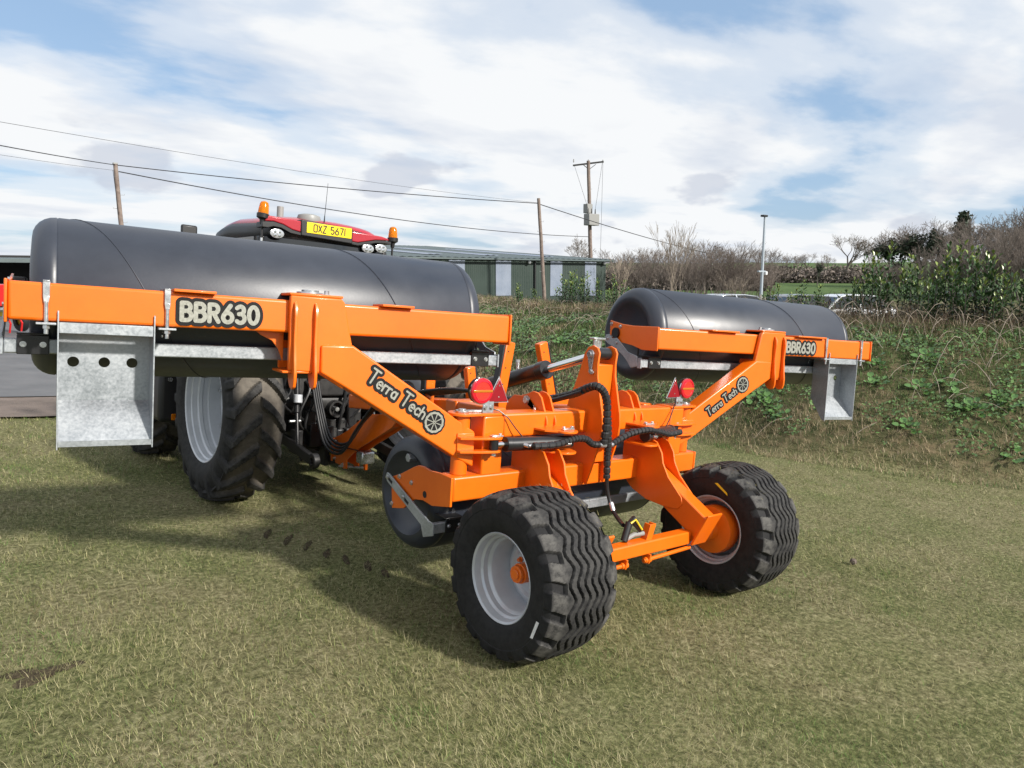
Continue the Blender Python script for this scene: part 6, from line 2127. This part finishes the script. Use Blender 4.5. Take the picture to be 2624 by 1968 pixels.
def lawn():
    def spread(n, p=0.62, d1=17.5):
        az = YAW + rng.uniform(-R(56), R(56), n)
        u = rng.random(n)
        d = (1.0 + u * (d1 ** p - 1.0)) ** (1 / p)
        return CAMP[0] + d * np.sin(az), CAMP[1] + d * np.cos(az)

    def keep(x, y):
        return (x < xb(y) + 0.35) & (y < 8.85 + 0.5 * vnoise(x, y, 1.1))
    # scattered blades plus blades gathered into tufts
    x1, y1 = spread(470000)
    cx, cy = spread(52000)
    m = rng.integers(3, 10, len(cx))
    x2, y2 = np.repeat(cx, m), np.repeat(cy, m)
    dd = np.hypot(x2 - CAMP[0], y2 - CAMP[1])
    sg = 0.010 + 0.004 * dd ** 0.5
    a2 = rng.uniform(0, 2 * np.pi, len(x2))
    r2 = np.abs(rng.normal(0, 1, len(x2))) * sg
    tb = np.repeat(rng.normal(0, 0.28, len(cx)), m)
    x2, y2 = x2 + np.cos(a2) * r2, y2 + np.sin(a2) * r2
    x = np.concatenate([x1, x2]); y = np.concatenate([y1, y2])
    tuft = np.concatenate([np.zeros(len(x1), bool), np.ones(len(x2), bool)])
    out = np.concatenate([rng.uniform(0, 6.28, len(x1)), a2])
    tone = np.concatenate([rng.normal(0, 0.10, len(x1)), tb])
    k = keep(x, y)
    worn = vnoise(x + 31, y + 5, 0.55) * 0.55 + vnoise(x, y + 50, 1.7) * 0.45
    k &= rng.random(len(x)) < np.clip(1.75 - 1.5 * worn, 0.25, 1)
    x, y, tuft, out, tone = x[k], y[k], tuft[k], out[k], tone[k]
    n = len(x)
    d = np.hypot(x - CAMP[0], y - CAMP[1])
    p1 = vnoise(x, y, 0.8) * 0.45 + vnoise(x + 13, y, 0.28) * 0.35 + vnoise(x + 3, y + 9, 0.12) * 0.2
    p2 = vnoise(x + 70, y + 20, 1.5)
    r = rng.random(n)
    track = sm((0.30 - np.abs(np.abs(x + 0.02 * y) - 0.98)) / 0.08) * sm((-0.25 - y) / 0.3)
    dry = np.clip(0.30 + 1.3 * (p1 - 0.5) + 0.55 * (p2 - 0.5) - tone + 0.16 * track, 0.03, 0.9)
    pick = np.where(r < dry * 0.45, 3, np.where(r < dry, 2, np.where(r < dry + 0.28, 1, np.where(r < dry + 0.55, 0, 4))))
    pick = np.where(rng.random(n) < 0.04, 5, pick)
    pick = np.where((rng.random(n) < 0.35) & (vnoise(x + 3, y + 91, 0.4) > 0.74), 6, pick)
    far = np.clip(d / 4.5, 1, 4)
    ln = rng.uniform(0.016, 0.046, n) * (0.6 + 0.9 * p2) * far ** 0.25 * np.where(tuft, 1.25, 1)
    wid = rng.uniform(0.0017, 0.0034, n) * far ** 0.8
    lean = np.where(tuft, rng.uniform(0.45, 1.35, n), rng.uniform(0.9, 1.52, n))
    lean = np.where(track > 0.5, np.maximum(lean, rng.uniform(1.25, 1.5, n)), lean)
    comb = np.where(tuft, out, 9 * vnoise(x + 5, y + 5, 1.2))
    blades(n, x, y, ln, wid, lean, PAL, pick, 'lawn_grass', 'short mown olive and straw coloured grass of the field', comb, 0.0)
    # longer loose straws
    x, y = spread(16000, 0.8, 12.0)
    k = keep(x, y)
    x, y = x[k], y[k]
    d = np.hypot(x - CAMP[0], y - CAMP[1])
    m = len(x)
    pick = np.where(rng.random(m) < 0.5, 3, np.where(rng.random(m) < 0.5, 2, 6))
    blades(m, x, y, rng.uniform(0.04, 0.09, m), rng.uniform(0.0018, 0.003, m) * np.clip(d / 5, 1, 3), rng.uniform(1.05, 1.53, m), PAL, pick, 'loose_straw', 'longer pale straws lying over the mown grass', None, 0.06)


lawn()


def bank_grass():
    n = 260000
    y = rng.uniform(-6, 26, n)
    b = rng.random(n) ** 0.9 * 7.2 - 0.35
    x = xb(y) + b
    g = vnoise(x, y, 0.9) * 0.55 + vnoise(x + 40, y + 7, 0.35) * 0.45
    low = np.exp(-((b - 0.55) / 0.75) ** 2)
    top = sm((b - 3.6) / 1.2)
    dry = np.clip(0.16 + 0.9 * low + 0.4 * top + 1.9 * (g - 0.52), 0.03, 0.96)
    r = rng.random(n)
    q = rng.random(n)
    BP = np.array([(0.085, 0.145, 0.04), (0.12, 0.20, 0.055), (0.39, 0.32, 0.195), (0.30, 0.23, 0.145), (0.21, 0.165, 0.115), (0.50, 0.42, 0.28), (0.06, 0.105, 0.034)])
    pick = np.where(r < dry, np.where(q < 0.38, 2, np.where(q < 0.68, 3, np.where(q < 0.88, 4, 5))), np.where(q < 0.4, 0, np.where(q < 0.7, 1, 6)))
    d = np.hypot(x - CAMP[0], y - CAMP[1])
    ln = rng.uniform(0.06, 0.20, n) * (0.75 + 0.9 * top) * (0.7 + 0.6 * g)
    wid = rng.uniform(0.004, 0.009, n) * np.clip(d / 11, 1, 2.2)
    lean = rng.uniform(0.25, 1.4, n)
    blades(n, x, y, ln, wid, lean, BP, pick, 'bank_grass', 'rough green and dead grass covering the bank', None, 0.05)
    # low leafy ground cover
    m = 60000
    y = rng.uniform(-5, 24, m); b = rng.uniform(0.4, 5.2, m); x = xb(y) + b
    k = (vnoise(x + 17, y + 3, 0.6) * 0.6 + vnoise(x, y, 0.25) * 0.4) > 0.50
    x, y = x[k], y[k]
    m = len(x)
    z = terr(x, y) + rng.uniform(0.01, 0.10, m)
    a = rng.uniform(0, 6.28, m)
    t = rng.uniform(-0.5, 0.5, (m, 2))
    s_ = rng.uniform(0.014, 0.035, m) * np.clip(np.hypot(x - CAMP[0], y - CAMP[1]) / 13, 1, 1.6)
    c_, s2 = np.cos(a) * s_, np.sin(a) * s_
    sl = 0.45
    def pt(dx, dy):
        return np.stack([x + dx, y + dy, z + dx * (sl + t[:, 0]) + dy * t[:, 1]], -1)
    v = np.stack([pt(-c_, -s2), pt(s2 * 0.7, -c_ * 0.7), pt(c_, s2), pt(-s2 * 0.7, c_ * 0.7)], 1).reshape(-1, 3)
    col = np.array([(0.08, 0.155, 0.045)]) * rng.uniform(0.45, 1.5, (m, 1)) + np.array([(0.02, 0.012, 0.0)]) * rng.random((m, 1))
    me = np_mesh('ground_ivy', v, np.arange(4 * m).reshape(-1, 4), 'laurel_leaf', np.repeat(col, 4, 0), quads=True)
    tag(link_mesh('ground_ivy', me), 'low leafy ground cover creeping over the bank', None, None, 'stuff')


bank_grass()


def brambles():
    mb = MB()
    rd = random.Random(4)
    for k in range(900):
        y = rd.uniform(-5, 20)
        b = rd.choice((rd.uniform(3.4, 6.6), rd.uniform(3.6, 6.0), rd.uniform(0.6, 4)))
        x = float(xb(y)) + b
        z = tz(x, y)
        a = rd.uniform(0, 6.28)
        L = rd.uniform(0.4, 1.3) if b > 3.3 else rd.uniform(0.3, 0.9)
        h = (rd.uniform(0.15, 0.6) if b > 3.3 else rd.uniform(0.05, 0.25)) * (0.5 if y > 9 else 1)
        dx, dy = math.cos(a) * L, math.sin(a) * L
        pts = [(x + dx * u, y + dy * u, z + h * 4 * u * (1 - u) * (1.25 - 0.5 * u) + (tz(x + dx * u, y + dy * u) - z) * 0.8 * u) for u in (0, 0.2, 0.4, 0.6, 0.8, 1.0)]
        mb.tube(pts, rd.uniform(0.0025, 0.0055), n=3, caps=False)
    o = mb.build('brambles', 'pale_twig', None, recalc=False)
    tag(o, 'dead bramble stems arching over the bank top', None, None, 'stuff')
    # dry brush mass along the crest
    n = 70000
    y = rng.uniform(-5, 24, n)
    b = rng.uniform(4.0, 7.0, n)
    x = xb(y) + b
    z = terr(x, y) + np.abs(rng.normal(0, 0.20, n)) * (0.5 + 0.9 * vnoise(x, y, 0.8)) * (1 - 0.55 * sm((y - 8) / 3)) * (1 - 0.5 * sm(1 - np.abs(y - 6) / 1.5))
    d = rng.normal(0, 1, (n, 3)); d[:, 2] = np.abs(d[:, 2]) * 0.7; d /= np.linalg.norm(d, axis=1)[:, None]
    e = np.cross(d, np.array([[0.2, 0.1, 1.0]])); e /= np.linalg.norm(e, axis=1)[:, None]
    ln = rng.uniform(0.07, 0.26, (n, 1)); w = rng.uniform(0.0035, 0.007, (n, 1))
    p = np.stack([x, y, z], -1)
    v = np.stack([p - e * w, p + e * w, p + d * ln], 1).reshape(-1, 3)
    BR = np.array([(0.16, 0.118, 0.086), (0.23, 0.175, 0.125), (0.31, 0.25, 0.17), (0.10, 0.075, 0.058), (0.16, 0.10, 0.07)])
    col = BR[rng.integers(0, 5, n)] * rng.uniform(0.7, 1.3, (n, 1))
    me = np_mesh('dry_brush', v, np.arange(3 * n).reshape(-1, 3), 'blade', np.repeat(col, 3, 0))
    tag(link_mesh('dry_brush', me), 'brown dry brush under the laurels along the bank top', None, None, 'stuff')


brambles()

# a clod of earth on the turf, right
o = MB().lathe([(0.0, -0.04), (0.03, -0.035), (0.045, 0.0), (0.03, 0.04), (0.0, 0.05)], (0, 0, 0), (1, 0.3, 0), n=9).build('earth_clod', 'gravel', None)
o.location = (2.53, -0.14, tz(2.53, -0.14) + 0.03)
o.scale = (0.65, 0.65, 0.65)
tag(o, 'small brown clod of earth on the turf right of the wheels', 'clod')


# ------------------------------------------------------------------ tyre-lug marks and a bare patch in the turf
mat('soil', (0.07, 0.05, 0.035), 0.95, spec=0.1, noise=(30, (0.035, 0.028, 0.018), (0.10, 0.08, 0.05)), bump=(60, 0.8, 0.02))
RUTS = [(-1.39, 2.76), (-1.31, 2.55), (-1.24, 2.35), (-1.19, 2.12), (-1.13, 1.94), (-1.05, 1.75), (-1.02, 1.56)]
BARE = (-3.13, 1.21)
for k, (x, y) in enumerate(RUTS):
    m = MB()
    vs, fs = [], []
    L, n = random.uniform(0.16, 0.26), 9
    a = R(62 + random.uniform(-8, 8))
    for i in range(n + 1):
        u = i / n
        w = 0.022 * math.sin(math.pi * u) ** 0.6 + 0.002 + random.uniform(0, 0.006)
        cx, cy = x + math.cos(a) * L * (u - 0.5), y + math.sin(a) * L * (u - 0.5) + 0.02 * math.sin(3 * u)
        for d, hz in ((-1, 0.002), (0, 0.012), (1, 0.002)):
            px, py = cx - math.sin(a) * w * d, cy + math.cos(a) * w * d
            vs.append((px, py, tz(px, py) + hz))
    for i in range(n):
        for j in range(2):
            q = i * 3 + j
            fs.append((q, q + 1, q + 4, q + 3))
    m.add(vs, fs)
    o = m.build('lug_mark', 'soil', None, recalc=False)
    tag(o, 'short dark tyre-lug mark pressed into the turf, %s from the left' % ORD[k], 'tyre mark', 'tyre-lug marks in the turf')
m = MB()
px, py = BARE
vs = [(px, py, tz(px, py) + 0.012)]
for i in range(24):
    a = 2 * math.pi * i / 24
    r = 0.11 + 0.05 * math.sin(3 * a + 1) + random.uniform(-0.02, 0.02)
    x, y = px + r * 1.3 * math.cos(a), py + r * 0.7 * math.sin(a)
    vs.append((x, y, tz(x, y) + 0.001))
m.add(vs, [(0, 1 + i, 1 + (i + 1) % 24) for i in range(24)])
o = m.build('bare_patch', 'soil', None, recalc=False)
tag(o, 'small bare brown earth patch in the turf, lower left', 'bare patch')
